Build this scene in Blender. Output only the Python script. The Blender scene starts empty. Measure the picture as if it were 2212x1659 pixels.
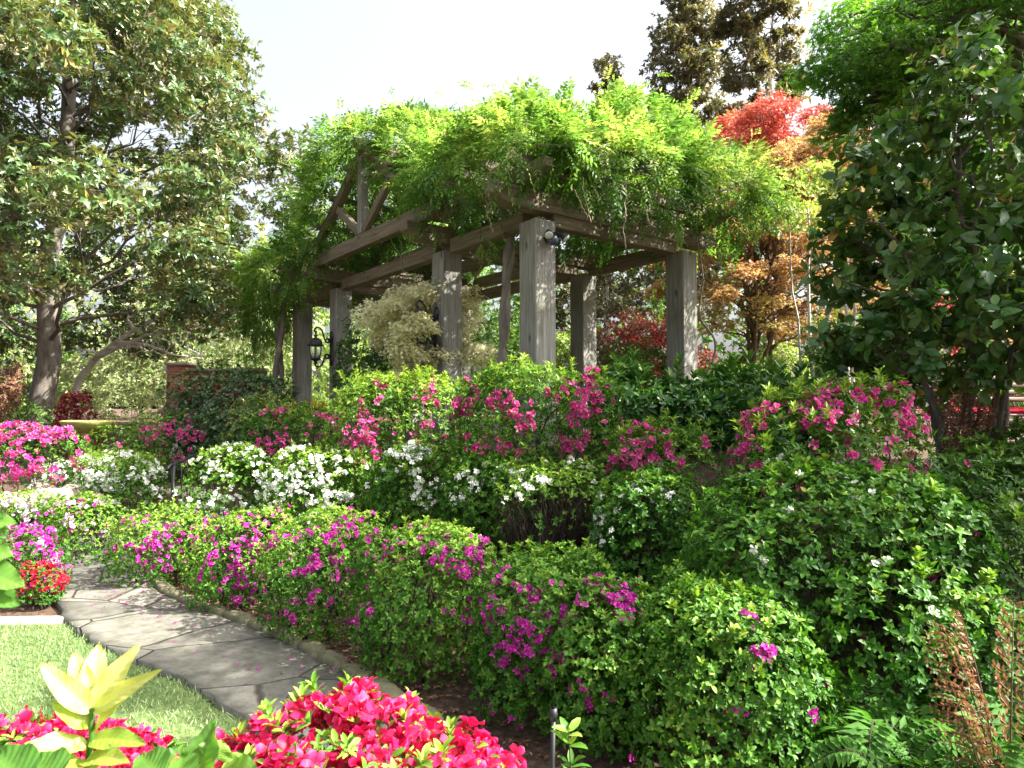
import bpy, bmesh, math
import numpy as np
from mathutils import Vector, Matrix

# ------------------------------------------------------------------ camera, sky, sun, exposure
S = bpy.context.scene
COL = S.collection
EYE = 1.6
FPX, CXP, CYP = 1459.4, 1106.0, 829.5          # focal length and centre in a 2212 x 1659 frame
PITCH = math.atan((881.4 - CYP) / FPX)
cam_d = bpy.data.cameras.new('camera')
cam_d.sensor_width = 36.0
cam_d.lens = 36.0 * FPX / 2212.0
cam_d.clip_start = 0.05
cam_d.clip_end = 600.0
cam_d.dof.use_dof = True
cam_d.dof.focus_distance = 6.0
cam_d.dof.aperture_fstop = 9.0
cam = bpy.data.objects.new('camera', cam_d)
COL.objects.link(cam)
cam.location = (0, 0, EYE)
cam.rotation_euler = (math.pi / 2 + PITCH, 0, 0)
S.camera = cam

SUN_AZ = math.atan2(0.99, -0.12)                 # clockwise from +Y (straight ahead)
SUN_EL = math.radians(44)
w = bpy.data.worlds.new('World'); S.world = w; w.use_nodes = True
nt = w.node_tree
bg = nt.nodes['Background']
sky = nt.nodes.new('ShaderNodeTexSky')
sky.sky_type = 'NISHITA'
sky.sun_disc = False
sky.sun_elevation = SUN_EL
sky.sun_rotation = SUN_AZ
sky.air_density = 1.0
sky.dust_density = 9.0
sky.ozone_density = 1.0
hz = nt.nodes.new('ShaderNodeHueSaturation')            # milky, hazy sky
hz.inputs['Saturation'].default_value = .42
hz.inputs['Value'].default_value = .88
nt.links.new(sky.outputs[0], hz.inputs['Color'])
nt.links.new(hz.outputs[0], bg.inputs[0])
bg.inputs[1].default_value = 0.125
sun_d = bpy.data.lights.new('sun', 'SUN')
sun_d.energy = 5.0
sun_d.angle = math.radians(0.53)
sun_d.color = (1.0, 0.95, 0.86)
sun = bpy.data.objects.new('sun', sun_d)
COL.objects.link(sun)
sdir = Vector((math.sin(SUN_AZ) * math.cos(SUN_EL), math.cos(SUN_AZ) * math.cos(SUN_EL), math.sin(SUN_EL)))
sun.rotation_euler = sdir.to_track_quat('Z', 'Y').to_euler()
sun.location = (20, 8, 18)
S.view_settings.view_transform = 'Standard'
S.view_settings.look = 'None'
S.view_settings.exposure = 2.25
S.view_settings.gamma = 1.0
S.cycles.max_bounces = 6
S.cycles.diffuse_bounces = 3
S.cycles.glossy_bounces = 2
S.cycles.transmission_bounces = 5
S.cycles.transparent_max_bounces = 6
S.cycles.sample_clamp_indirect = 6.0
S.cycles.use_denoising = True

RNG = np.random.default_rng(11)

# ------------------------------------------------------------------ helpers: geometry of the place
cp, sp_ = math.cos(PITCH), math.sin(PITCH)

def at(px, py, y):
    """the point of the place that stands y metres ahead, given in 2212-wide frame units"""
    u = (px - CXP) / FPX; v = (CYP - py) / FPX
    d = np.array([u, cp - v * sp_, sp_ + v * cp])
    return np.array([0, 0, EYE]) + d * (y / d[1])

def project(P):
    P = np.asarray(P, float) - np.array([0, 0, EYE])
    yc = P[..., 1] * cp + P[..., 2] * sp_
    zc = -P[..., 1] * sp_ + P[..., 2] * cp
    return CXP + FPX * P[..., 0] / yc, CYP - FPX * zc / yc

def smooth(t):
    t = np.clip(t, 0, 1); return t * t * (3 - 2 * t)

def ground(x, y):
    x = np.asarray(x, float); y = np.asarray(y, float)
    s = (x + 1.44) * .73 + (y - 4.5) * .68 - 1.3 * smooth((x + .3) / 2.2)
    h = 1.18 * smooth((s - .35) / 2.75)
    h2 = .5 * smooth((y - 7.5) / 1.4)
    return np.maximum(h, h2) + 0.03 * np.sin(x * 2.1 + 1) * np.sin(y * 1.7) * np.minimum(1, h * 4)

def gz(x, y): return float(ground(x, y))

ORG = {}
def put(o, parent=None):
    COL.objects.link(o)
    if parent is not None: o.parent = parent
    return o

def tag(o, label=None, cat=None, group=None, kind=None):
    if label: o['label'] = label
    if cat: o['category'] = cat
    if group: o['group'] = group
    if kind: o['kind'] = kind
    return o

def thing(name, label, cat, loc=(0, 0, 0), group=None, rotz=0.0):
    o = bpy.data.objects.new(name, None)
    o.empty_display_size = .1
    put(o); o.location = loc; o.rotation_euler = (0, 0, rotz)
    ORG[o] = np.array(loc, float)
    return tag(o, label, cat, group)

class MB:
    """collects triangles as numpy blocks, builds one mesh"""
    def __init__(self): self.V = []; self.F = []; self.T = []; self.n = 0
    def add(self, V, F, tone=0.5):
        V = np.asarray(V, np.float32).reshape(-1, 3); F = np.asarray(F, np.int32).reshape(-1, 3)
        self.V.append(V); self.F.append(F + self.n); self.n += len(V)
        t = np.asarray(tone, np.float32)
        self.T.append(np.full(len(F), float(t), np.float32) if t.ndim == 0 else t)
    def build(self, name, mat, parent=None, smooth_=False, local=False):
        me = bpy.data.meshes.new(name)
        V = np.concatenate(self.V); F = np.concatenate(self.F); T = np.concatenate(self.T)
        if parent is not None and not local: V = V - ORG[parent].astype(np.float32)
        me.vertices.add(len(V)); me.vertices.foreach_set('co', V.ravel())
        me.loops.add(F.size); me.loops.foreach_set('vertex_index', F.ravel())
        me.polygons.add(len(F)); me.polygons.foreach_set('loop_start', np.arange(0, F.size, 3, dtype=np.int32))
        a = me.attributes.new('tone', 'FLOAT', 'FACE'); a.data.foreach_set('value', T)
        if smooth_: me.polygons.foreach_set('use_smooth', np.ones(len(F), bool))
        me.update(calc_edges=True)
        me.materials.append(mat)
        o = bpy.data.objects.new(name, me)
        put(o, parent)
        if parent is not None: ORG[o] = ORG[parent]
        return o

def unit(v): return v / np.maximum(np.linalg.norm(v, axis=-1, keepdims=True), 1e-9)

# leaf templates: x across (-.5...5), y along (0..1), z towards the upper face
def tpl(V, F): return np.array(V, np.float32), np.array(F, np.int32)
KITE = tpl([(0, 0, 0), (-.5, .45, .1), (0, .5, 0), (.5, .45, .1), (0, 1, -.12)], [(0, 2, 1), (0, 3, 2), (1, 2, 4), (2, 3, 4)])
DIA = tpl([(0, 0, 0), (-.5, .5, .04), (.5, .5, .04), (0, 1, -.1)], [(0, 2, 1), (1, 2, 3)])
OVAL = tpl([(0, 0, 0), (-.36, .22, .05), (0, .22, -.01), (.36, .22, .05), (-.5, .52, .07), (0, .52, 0), (.5, .52, .07),
            (-.3, .82, .0), (0, .82, -.05), (.3, .82, .0), (0, 1, -.12)],
           [(0, 2, 1), (0, 3, 2), (1, 2, 5), (1, 5, 4), (2, 3, 6), (2, 6, 5), (4, 5, 8), (4, 8, 7), (5, 6, 9), (5, 9, 8), (7, 8, 10), (8, 9, 10)])
def _maple(n):
    V = [(0, .12, 0)]; F = []
    angs = np.linspace(-1.9, 1.9, n); L = [.62, .85, 1, .85, .62] if n == 5 else [.75, 1, .75]
    for a, l in zip(angs, L):
        c, s = math.cos(a), math.sin(a)
        i = len(V)
        for (lx, ly) in ((-.21, .5), (.21, .5), (0, 1)):
            V.append((.55 * l * (lx * c + ly * s), .12 + .88 * l * (-lx * s + ly * c) , -.12 * ly * ly))
        F += [(0, i + 1, i), (i, i + 1, i + 2)]
    return tpl(V, F)
MAPLE5 = _maple(5)

def leaves(mb, P, D, N, L, W, T, tone):
    """one template leaf at every P, pointing along D, upper face towards N"""
    P = np.asarray(P); D = unit(np.asarray(D)); X = unit(np.cross(D, N)); Z = np.cross(X, D)
    TV, TF = T; n = len(P)
    L = np.broadcast_to(np.asarray(L, float), (n,))[:, None, None]; W = np.broadcast_to(np.asarray(W, float), (n,))[:, None, None]
    V = P[:, None, :] + TV[None, :, 0:1] * W * X[:, None, :] + TV[None, :, 1:2] * L * D[:, None, :] + TV[None, :, 2:3] * L * Z[:, None, :]
    F = TF[None] + (np.arange(n) * len(TV))[:, None, None]
    tone = np.broadcast_to(np.asarray(tone, float), (n,))
    mb.add(V, F, np.repeat(tone, len(TF)))

def frame_of(A):
    ref = np.where(np.abs(A[:, 2:3]) < .9, np.array([[0, 0, 1.]]), np.array([[1., 0, 0]]))
    e1 = unit(np.cross(A, ref)); return e1, np.cross(A, e1)

def whorls(mb, P, A, n, L, W, T, tone, rng, tilt=(35, 78), axial=.25):
    """leaf whorls at shoot tips P with axes A"""
    m = len(P); A = unit(A); e1, e2 = frame_of(A)
    ph = (np.arange(n)[None] * 2 * np.pi / n + rng.uniform(0, 6.28, (m, 1)) + rng.normal(0, .3, (m, n)))
    th = np.radians(rng.uniform(tilt[0], tilt[1], (m, n)))
    rad = e1[:, None] * np.cos(ph)[..., None] + e2[:, None] * np.sin(ph)[..., None]
    D = A[:, None] * np.cos(th)[..., None] + rad * np.sin(th)[..., None]
    N = A[:, None] * np.sin(th)[..., None] - rad * np.cos(th)[..., None]
    N = N + rng.normal(0, .3, N.shape)
    LL = np.broadcast_to(np.asarray(L, float), (m,))[:, None] * rng.uniform(.65, 1.15, (m, n))
    B = P[:, None] - A[:, None] * (rng.uniform(0, axial, (m, n, 1)) * LL[..., None])
    tt = np.clip(np.broadcast_to(np.asarray(tone, float), (m,))[:, None] + rng.normal(0, .17, (m, n)), 0, 1)
    leaves(mb, B.reshape(-1, 3), D.reshape(-1, 3), N.reshape(-1, 3), LL.ravel(), LL.ravel() * W, T, tt.ravel())

def lump(P, f=1.0, seed=0.0):
    x, y, z = (P[..., i] * f + seed * (i + 1.3) for i in range(3))
    return (np.sin(x * 1.7 + np.sin(y * 2.3)) + np.sin(y * 1.9 + 1.3 * np.sin(z * 2.1)) + np.sin(z * 2.2 + np.sin(x * 1.4))) / 3

def blob_points(blobs, n, rng, inward=.25, p=2.0, rough=.08, freq=3.0, cut=.8, zfloor=None):
    """points (and outward normals) on the joined skin of ellipsoids (cx,cy,cz,rx,ry,rz)"""
    B = np.asarray(blobs, float).reshape(-1, 6)
    ar = (B[:, 3] * B[:, 4] + B[:, 4] * B[:, 5] + B[:, 3] * B[:, 5]); k = rng.choice(len(B), int(n * 1.5), p=ar / ar.sum())
    d = unit(rng.normal(size=(len(k), 3)))
    r = (np.abs(d) ** p).sum(1) ** (-1 / p)
    Q = d * r[:, None]
    Nn = unit(np.sign(Q) * np.abs(Q) ** (p - 1) / B[k, 3:6])
    s = 1 - inward * rng.uniform(0, 1, len(k)) ** 2
    P = B[k, :3] + Q * B[k, 3:6] * s[:, None]
    P = P + Nn * (rough * lump(P, freq, B[0, 0]) + rough * .6 * lump(P, freq * 2.7, 3.1))[:, None]
    ok = np.ones(len(P), bool)
    if len(B) > 1:
        for j in range(len(B)):
            q = (np.abs((P - B[j, :3]) / B[j, 3:6]) ** p).sum(1)
            ok &= (q > cut) | (k == j)
    if zfloor is not None: ok &= P[:, 2] > zfloor(P[:, 0], P[:, 1])
    return P[ok], Nn[ok]

def tube(mb, pts, radii, sides=7, tone=.5, cap=True):
    pts = np.asarray(pts, float); k = len(pts)
    radii = np.broadcast_to(np.asarray(radii, float), (k,))
    t = np.gradient(pts, axis=0); t = unit(t)
    e1, _ = frame_of(t[:1]); e1 = e1[0]; rings = []
    for i in range(k):
        e1 = e1 - t[i] * e1.dot(t[i]); e1 = e1 / max(np.linalg.norm(e1), 1e-9); e2 = np.cross(t[i], e1)
        a = np.arange(sides) * 2 * np.pi / sides
        rings.append(pts[i] + radii[i] * (np.cos(a)[:, None] * e1 + np.sin(a)[:, None] * e2))
    V = np.concatenate(rings); F = []
    for i in range(k - 1):
        for j in range(sides):
            a0 = i * sides + j; a1 = i * sides + (j + 1) % sides; b0 = a0 + sides; b1 = a1 + sides
            F += [(a0, a1, b1), (a0, b1, b0)]
    if cap:
        for base, rev in ((0, True), ((k - 1) * sides, False)):
            for j in range(1, sides - 1):
                F.append((base, base + j + 1, base + j) if rev else (base, base + j, base + j + 1))
    mb.add(V, F, tone)

def wavy(p0, p1, rng, n=6, amp=.06, sag=0.0):
    p0 = np.asarray(p0, float); p1 = np.asarray(p1, float); t = np.linspace(0, 1, n)[:, None]
    L = np.linalg.norm(p1 - p0)
    off = rng.normal(0, amp * L, (n, 3)); off[0] = 0; off[-1] = 0
    P = p0 + (p1 - p0) * t + off
    P[:, 2] += sag * L * np.sin(np.pi * t[:, 0])
    return P

# ------------------------------------------------------------------ materials (all procedural)
def new_mat(name):
    m = bpy.data.materials.new(name); m.use_nodes = True
    n = m.node_tree.nodes; l = m.node_tree.links
    return m, n, l, n['Principled BSDF'], n['Material Output']

def leaf_mat(name, stops, rough=.45, trans=.35, tcol=(1.25, 1.35, .55), spec=.4, back=None):
    """leaf colour runs over `stops` by each leaf's own tone"""
    m, n, l, b, out = new_mat(name)
    a = n.new('ShaderNodeAttribute'); a.attribute_name = 'tone'
    r = n.new('ShaderNodeValToRGB'); e = r.color_ramp.elements
    while len(e) < len(stops): e.new(.5)
    for i, (p, c) in enumerate(stops): e[i].position = p; e[i].color = (*c, 1)
    l.new(a.outputs['Fac'], r.inputs[0])
    col = r.outputs[0]
    if back is not None:
        g = n.new('ShaderNodeNewGeometry'); mx = n.new('ShaderNodeMix'); mx.data_type = 'RGBA'
        l.new(g.outputs['Backfacing'], mx.inputs[0]); l.new(col, mx.inputs[6]); mx.inputs[7].default_value = (*back, 1)
        col = mx.outputs[2]
    l.new(col, b.inputs['Base Color'])
    b.inputs['Roughness'].default_value = rough
    b.inputs['Specular IOR Level'].default_value = spec
    if trans > 0:
        t = n.new('ShaderNodeBsdfTranslucent'); mul = n.new('ShaderNodeMix'); mul.data_type = 'RGBA'; mul.blend_type = 'MULTIPLY'
        mul.inputs[0].default_value = 1; l.new(col, mul.inputs[6]); mul.inputs[7].default_value = (*tcol, 1)
        mul.clamp_result = False
        l.new(mul.outputs[2], t.inputs[0])
        s = n.new('ShaderNodeMixShader'); s.inputs[0].default_value = trans
        l.new(b.outputs[0], s.inputs[1]); l.new(t.outputs[0], s.inputs[2]); l.new(s.outputs[0], out.inputs[0])
    return m

def noise_mat(name, c0, c1, scale=8, rough=.85, bump=.3, detail=6, stretch=(1, 1, 1), c2=None, spec=.2):
    m, n, l, b, out = new_mat(name)
    tc = n.new('ShaderNodeTexCoord'); mp = n.new('ShaderNodeMapping'); mp.inputs[3].default_value = stretch
    l.new(tc.outputs['Object'], mp.inputs[0])
    nz = n.new('ShaderNodeTexNoise'); nz.inputs['Scale'].default_value = scale; nz.inputs['Detail'].default_value = detail
    nz.inputs['Roughness'].default_value = .65
    l.new(mp.outputs[0], nz.inputs[0])
    r = n.new('ShaderNodeValToRGB'); e = r.color_ramp.elements
    e[0].position = .32; e[0].color = (*c0, 1); e[1].position = .68; e[1].color = (*c1, 1)
    if c2: x = e.new(.52); x.color = (*c2, 1)
    l.new(nz.outputs[0], r.inputs[0]); l.new(r.outputs[0], b.inputs['Base Color'])
    b.inputs['Roughness'].default_value = rough; b.inputs['Specular IOR Level'].default_value = spec
    bp = n.new('ShaderNodeBump'); bp.inputs['Strength'].default_value = bump; bp.inputs['Distance'].default_value = .02
    l.new(nz.outputs[0], bp.inputs['Height']); l.new(bp.outputs[0], b.inputs['Normal'])
    return m

def wood_mat(name, c0, c1, c2, moss=(.10, .10, .05), mossf=.35):
    """weathered timber: grain runs along the piece's own X axis, knots, stains"""
    m, n, l, b, out = new_mat(name)
    tc = n.new('ShaderNodeTexCoord'); oi = n.new('ShaderNodeObjectInfo')
    add = n.new('ShaderNodeVectorMath'); add.operation = 'ADD'
    sc = n.new('ShaderNodeVectorMath'); sc.operation = 'SCALE'; sc.inputs[0].default_value = (37, 23, 51)
    l.new(oi.outputs['Random'], sc.inputs['Scale']); l.new(tc.outputs['Object'], add.inputs[0]); l.new(sc.outputs[0], add.inputs[1])
    mp = n.new('ShaderNodeMapping'); mp.inputs[3].default_value = (1.2, 26, 26); l.new(add.outputs[0], mp.inputs[0])
    g = n.new('ShaderNodeTexNoise'); g.inputs['Scale'].default_value = 1.6; g.inputs['Detail'].default_value = 8; g.inputs['Roughness'].default_value = .7
    l.new(mp.outputs[0], g.inputs[0])
    r = n.new('ShaderNodeValToRGB'); e = r.color_ramp.elements
    e[0].position = .3; e[0].color = (*c0, 1); e[1].position = .72; e[1].color = (*c2, 1); x = e.new(.5); x.color = (*c1, 1)
    l.new(g.outputs[0], r.inputs[0])
    st = n.new('ShaderNodeTexNoise'); st.inputs['Scale'].default_value = 2.2; st.inputs['Detail'].default_value = 5; l.new(add.outputs[0], st.inputs[0])
    sr = n.new('ShaderNodeMapRange'); sr.inputs[1].default_value = .48; sr.inputs[2].default_value = .7; sr.inputs[4].default_value = mossf
    l.new(st.outputs[0], sr.inputs[0])
    mx = n.new('ShaderNodeMix'); mx.data_type = 'RGBA'; l.new(sr.outputs[0], mx.inputs[0]); l.new(r.outputs[0], mx.inputs[6]); mx.inputs[7].default_value = (*moss, 1)
    mk = n.new('ShaderNodeMapping'); mk.inputs[3].default_value = (2.2, 5.5, 5.5); l.new(add.outputs[0], mk.inputs[0])
    vo = n.new('ShaderNodeTexVoronoi'); vo.inputs['Scale'].default_value = 1.0; l.new(mk.outputs[0], vo.inputs[0])
    kr = n.new('ShaderNodeMapRange'); kr.inputs[1].default_value = .06; kr.inputs[2].default_value = .16; kr.inputs[3].default_value = .8; kr.inputs[4].default_value = 0
    l.new(vo.outputs['Distance'], kr.inputs[0])
    mk2 = n.new('ShaderNodeMix'); mk2.data_type = 'RGBA'; l.new(kr.outputs[0], mk2.inputs[0]); l.new(mx.outputs[2], mk2.inputs[6]); mk2.inputs[7].default_value = (.045, .032, .02, 1)
    l.new(mk2.outputs[2], b.inputs['Base Color'])
    b.inputs['Roughness'].default_value = .85; b.inputs['Specular IOR Level'].default_value = .2
    bp = n.new('ShaderNodeBump'); bp.inputs['Strength'].default_value = .5; bp.inputs['Distance'].default_value = .01
    l.new(g.outputs[0], bp.inputs['Height']); l.new(bp.outputs[0], b.inputs['Normal'])
    return m

M = {}
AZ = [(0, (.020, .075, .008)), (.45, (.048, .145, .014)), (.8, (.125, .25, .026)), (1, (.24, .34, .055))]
M['azalea'] = leaf_mat('azalea_leaf', AZ, rough=.5, trans=.3, spec=.22)
M['azalea_big'] = leaf_mat('azalea_broad_leaf', [(0, (.022, .07, .01)), (.5, (.055, .145, .016)), (.8, (.14, .25, .028)), (1, (.26, .36, .05))], rough=.48, trans=.32, spec=.25)
M['aucuba'] = leaf_mat('aucuba_leaf', [(0, (.024, .09, .016)), (.6, (.055, .165, .024)), (1, (.13, .25, .035))], rough=.28, trans=.2, spec=.5)
M['holly'] = leaf_mat('holly_leaf', [(0, (.015, .045, .016)), (.7, (.04, .095, .028)), (1, (.10, .17, .035))], rough=.28, trans=.12, spec=.5)
M['varieg'] = leaf_mat('variegated_leaf', [(0, (.02, .07, .015)), (.6, (.06, .14, .025)), (.85, (.2, .26, .04)), (1, (.42, .42, .12))], rough=.35, trans=.22)
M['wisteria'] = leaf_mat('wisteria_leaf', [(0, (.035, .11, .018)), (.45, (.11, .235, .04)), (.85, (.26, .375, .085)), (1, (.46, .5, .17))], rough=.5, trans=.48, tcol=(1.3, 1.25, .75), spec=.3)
M['magnolia'] = leaf_mat('magnolia_leaf', [(0, (.045, .09, .032)), (.6, (.085, .15, .045)), (.92, (.15, .205, .06)), (1, (.4, .29, .08))], rough=.27, trans=.2, spec=.55, back=(.19, .185, .085))
M['copper'] = leaf_mat('copper_leaf', [(0, (.06, .065, .035)), (.6, (.115, .115, .06)), (1, (.2, .19, .10))], rough=.35, trans=.4, spec=.45, back=(.17, .135, .08))
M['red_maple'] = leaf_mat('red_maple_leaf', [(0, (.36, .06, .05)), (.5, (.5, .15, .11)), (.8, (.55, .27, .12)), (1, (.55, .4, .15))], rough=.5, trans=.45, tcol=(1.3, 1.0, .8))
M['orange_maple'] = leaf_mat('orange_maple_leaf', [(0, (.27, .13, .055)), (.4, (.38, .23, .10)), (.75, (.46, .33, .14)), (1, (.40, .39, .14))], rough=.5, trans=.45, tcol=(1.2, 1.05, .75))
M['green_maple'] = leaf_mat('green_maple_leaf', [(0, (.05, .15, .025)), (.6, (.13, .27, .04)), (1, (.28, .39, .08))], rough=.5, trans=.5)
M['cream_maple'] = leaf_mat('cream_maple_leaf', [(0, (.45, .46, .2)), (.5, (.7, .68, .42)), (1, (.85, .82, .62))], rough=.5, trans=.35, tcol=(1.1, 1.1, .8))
M['camellia'] = leaf_mat('camellia_leaf', [(0, (.024, .075, .014)), (.55, (.055, .145, .026)), (.82, (.11, .21, .04)), (.88, (.28, .2, .04)), (1, (.46, .31, .07))], rough=.27, trans=.24, spec=.45, back=(.08, .15, .035))
M['bgleaf'] = leaf_mat('woodland_leaf', [(0, (.03, .08, .015)), (.5, (.08, .17, .025)), (1, (.2, .29, .06))], rough=.6, trans=.35)
M['bgpale'] = leaf_mat('pale_woodland_leaf', [(0, (.12, .2, .05)), (.5, (.26, .36, .1)), (1, (.44, .5, .22))], rough=.6, trans=.4)
M['bghaze'] = leaf_mat('sunlit_haze_leaf', [(0, (.2, .26, .1)), (.5, (.38, .44, .2)), (1, (.55, .58, .36))], rough=.6, trans=.4, tcol=(1.1, 1.1, .8))  # shaded background foliage: sunlight and haze put into the leaf colour
M['bgdark'] = leaf_mat('brown_shrub_leaf', [(0, (.025, .03, .012)), (.6, (.06, .055, .02)), (1, (.13, .12, .03))], rough=.5, trans=.2)
M['redshrub'] = leaf_mat('red_shrub_leaf', [(0, (.12, .015, .015)), (.5, (.27, .03, .03)), (1, (.42, .09, .06))], rough=.5, trans=.4, tcol=(1.3, .8, .7))
M['fern'] = leaf_mat('fern_leaf', [(0, (.03, .095, .014)), (1, (.08, .2, .028))], rough=.65, trans=.35, spec=.15)
M['deadfern'] = leaf_mat('dead_fern_leaf', [(0, (.13, .06, .035)), (.6, (.24, .125, .07)), (1, (.38, .25, .17))], rough=.7, trans=.25, tcol=(1.2, 1, .7))
M['young'] = leaf_mat('young_leaf', [(0, (.12, .24, .03)), (.5, (.34, .42, .06)), (1, (.6, .62, .2))], rough=.4, trans=.4, tcol=(1.1, 1.1, .5))
M['grass'] = leaf_mat('grass_blade', [(0, (.08, .14, .05)), (.6, (.19, .27, .11)), (1, (.38, .42, .23))], rough=.6, trans=.3)
M['magenta'] = leaf_mat('magenta_petal', [(0, (.32, .012, .2)), (.6, (.52, .03, .34)), (1, (.62, .09, .45))], rough=.55, trans=.35, tcol=(1.2, .8, 1.2), spec=.2)
M['pink'] = leaf_mat('pink_petal', [(0, (.46, .025, .17)), (.6, (.62, .06, .29)), (1, (.7, .2, .42))], rough=.55, trans=.35, tcol=(1.2, .8, 1.0), spec=.2)
M['white'] = leaf_mat('white_petal', [(0, (.7, .72, .66)), (1, (.82, .82, .8))], rough=.55, trans=.3, tcol=(1, 1, .95), spec=.2)
M['red'] = leaf_mat('crimson_petal', [(0, (.36, .003, .03)), (.6, (.56, .01, .085)), (1, (.66, .06, .2))], rough=.5, trans=.35, tcol=(1.2, .7, .9), spec=.25)
M['scarlet'] = leaf_mat('scarlet_petal', [(0, (.34, .005, .02)), (1, (.5, .015, .05))], rough=.5, trans=.3, tcol=(1.2, .7, .7), spec=.25)
M['lavender'] = leaf_mat('lavender_petal', [(0, (.6, .3, .6)), (1, (.75, .55, .72))], rough=.55, trans=.3, tcol=(1.1, .9, 1.1), spec=.2)
M['bark'] = noise_mat('grey_bark', (.07, .06, .05), (.2, .175, .15), scale=9, stretch=(1, 1, .35), bump=.6)
M['camellia_bark'] = noise_mat('camellia_bark', (.05, .045, .036), (.13, .115, .095), scale=12, stretch=(1, 1, .4), bump=.4)
M['barkbrown'] = noise_mat('brown_bark', (.06, .04, .025), (.17, .115, .075), scale=10, stretch=(1, 1, .3), bump=.5)
M['barkpale'] = noise_mat('pale_bark', (.34, .31, .27), (.55, .52, .46), scale=8, bump=.3)
M['twig'] = noise_mat('twig_bark', (.022, .016, .012), (.065, .048, .036), scale=14, bump=.3)
M['vine'] = noise_mat('vine_bark', (.09, .08, .065), (.26, .235, .2), scale=7, stretch=(1, 1, .25), bump=.6)
M['tendril'] = noise_mat('vine_tendril', (.2, .17, .11), (.32, .28, .2), scale=14, bump=.1)
M['post'] = wood_mat('weathered_post_timber', (.10, .098, .082), (.20, .197, .175), (.30, .298, .275), moss=(.085, .09, .045), mossf=.5)
M['beam'] = wood_mat('weathered_beam_timber', (.075, .06, .042), (.145, .12, .085), (.23, .195, .148), mossf=.25)
M['iron'] = noise_mat('black_iron', (.006, .006, .007), (.014, .014, .016), scale=20, rough=.5, bump=.05, spec=.5)
M['mulch'] = noise_mat('bark_mulch', (.035, .022, .014), (.15, .095, .065), scale=24, bump=1.0, detail=10, c2=(.075, .048, .032))
M['lawn'] = noise_mat('lawn_turf', (.05, .085, .025), (.12, .17, .055), scale=18, bump=.5)
M['stone'] = noise_mat('moss_stone', (.10, .09, .06), (.26, .235, .18), scale=7, bump=.6, c2=(.15, .145, .08))
M['rock'] = noise_mat('pale_rock', (.22, .185, .14), (.44, .39, .31), scale=5, bump=.6)
M['basin'] = noise_mat('mossy_basin_stone', (.2, .19, .06), (.36, .33, .14), scale=8, bump=.4, c2=(.27, .27, .08))
M['castone'] = noise_mat('cast_stone', (.3, .28, .22), (.44, .41, .33), scale=8, bump=.3)
M['benchwood'] = noise_mat('dark_bench_wood', (.03, .02, .014), (.085, .055, .038), scale=6, stretch=(.6, 8, 8), rough=.55, bump=.2)
M['redcush'] = noise_mat('red_cushion', (.3, .006, .02), (.42, .012, .035), scale=40, rough=.8, bump=.15)
M['yellowfl'] = leaf_mat('yellow_flower', [(0, (.55, .36, .02)), (1, (.7, .55, .06))], trans=.3, tcol=(1.1, 1, .4))

def glass_mat():
    m, n, l, b, out = new_mat('seeded_lantern_glass')
    b.inputs['Base Color'].default_value = (.85, .9, .88, 1); b.inputs['Roughness'].default_value = .05
    b.inputs['Transmission Weight'].default_value = .9; b.inputs['IOR'].default_value = 1.15
    nz = n.new('ShaderNodeTexNoise'); nz.inputs['Scale'].default_value = 30
    bp = n.new('ShaderNodeBump'); bp.inputs['Strength'].default_value = .25; l.new(nz.outputs[0], bp.inputs['Height']); l.new(bp.outputs[0], b.inputs['Normal'])
    return m
M['glass'] = glass_mat()
def plain(name, c, rough=.5, spec=.4):
    m, n, l, b, out = new_mat(name)
    nz = n.new('ShaderNodeTexNoise'); nz.inputs['Scale'].default_value = 25
    mx = n.new('ShaderNodeMix'); mx.data_type = 'RGBA'; l.new(nz.outputs[0], mx.inputs[0])
    mx.inputs[6].default_value = (*[v * .8 for v in c], 1); mx.inputs[7].default_value = (*[min(1, v * 1.2) for v in c], 1)
    l.new(mx.outputs[2], b.inputs['Base Color'])
    b.inputs['Roughness'].default_value = rough; b.inputs['Specular IOR Level'].default_value = spec
    return m
M['lens'] = plain('frosted_lens', (.5, .52, .5), .3)
M['sensor'] = plain('sensor_lens', (.05, .06, .12), .2, .6)

def brick_mat():
    m, n, l, b, out = new_mat('red_brick')
    tc = n.new('ShaderNodeTexCoord'); mp = n.new('ShaderNodeMapping'); mp.inputs[2].default_value = (math.pi / 2, 0, 0)
    l.new(tc.outputs['Object'], mp.inputs[0])
    br = n.new('ShaderNodeTexBrick'); br.inputs['Scale'].default_value = 4.5
    br.inputs['Color1'].default_value = (.36, .13, .075, 1); br.inputs['Color2'].default_value = (.27, .085, .05, 1); br.inputs['Mortar'].default_value = (.36, .31, .26, 1)
    br.inputs['Mortar Size'].default_value = .015
    l.new(mp.outputs[0], br.inputs[0]); l.new(br.outputs[0], b.inputs['Base Color']); b.inputs['Roughness'].default_value = .9
    return m
M['brick'] = brick_mat()

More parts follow.
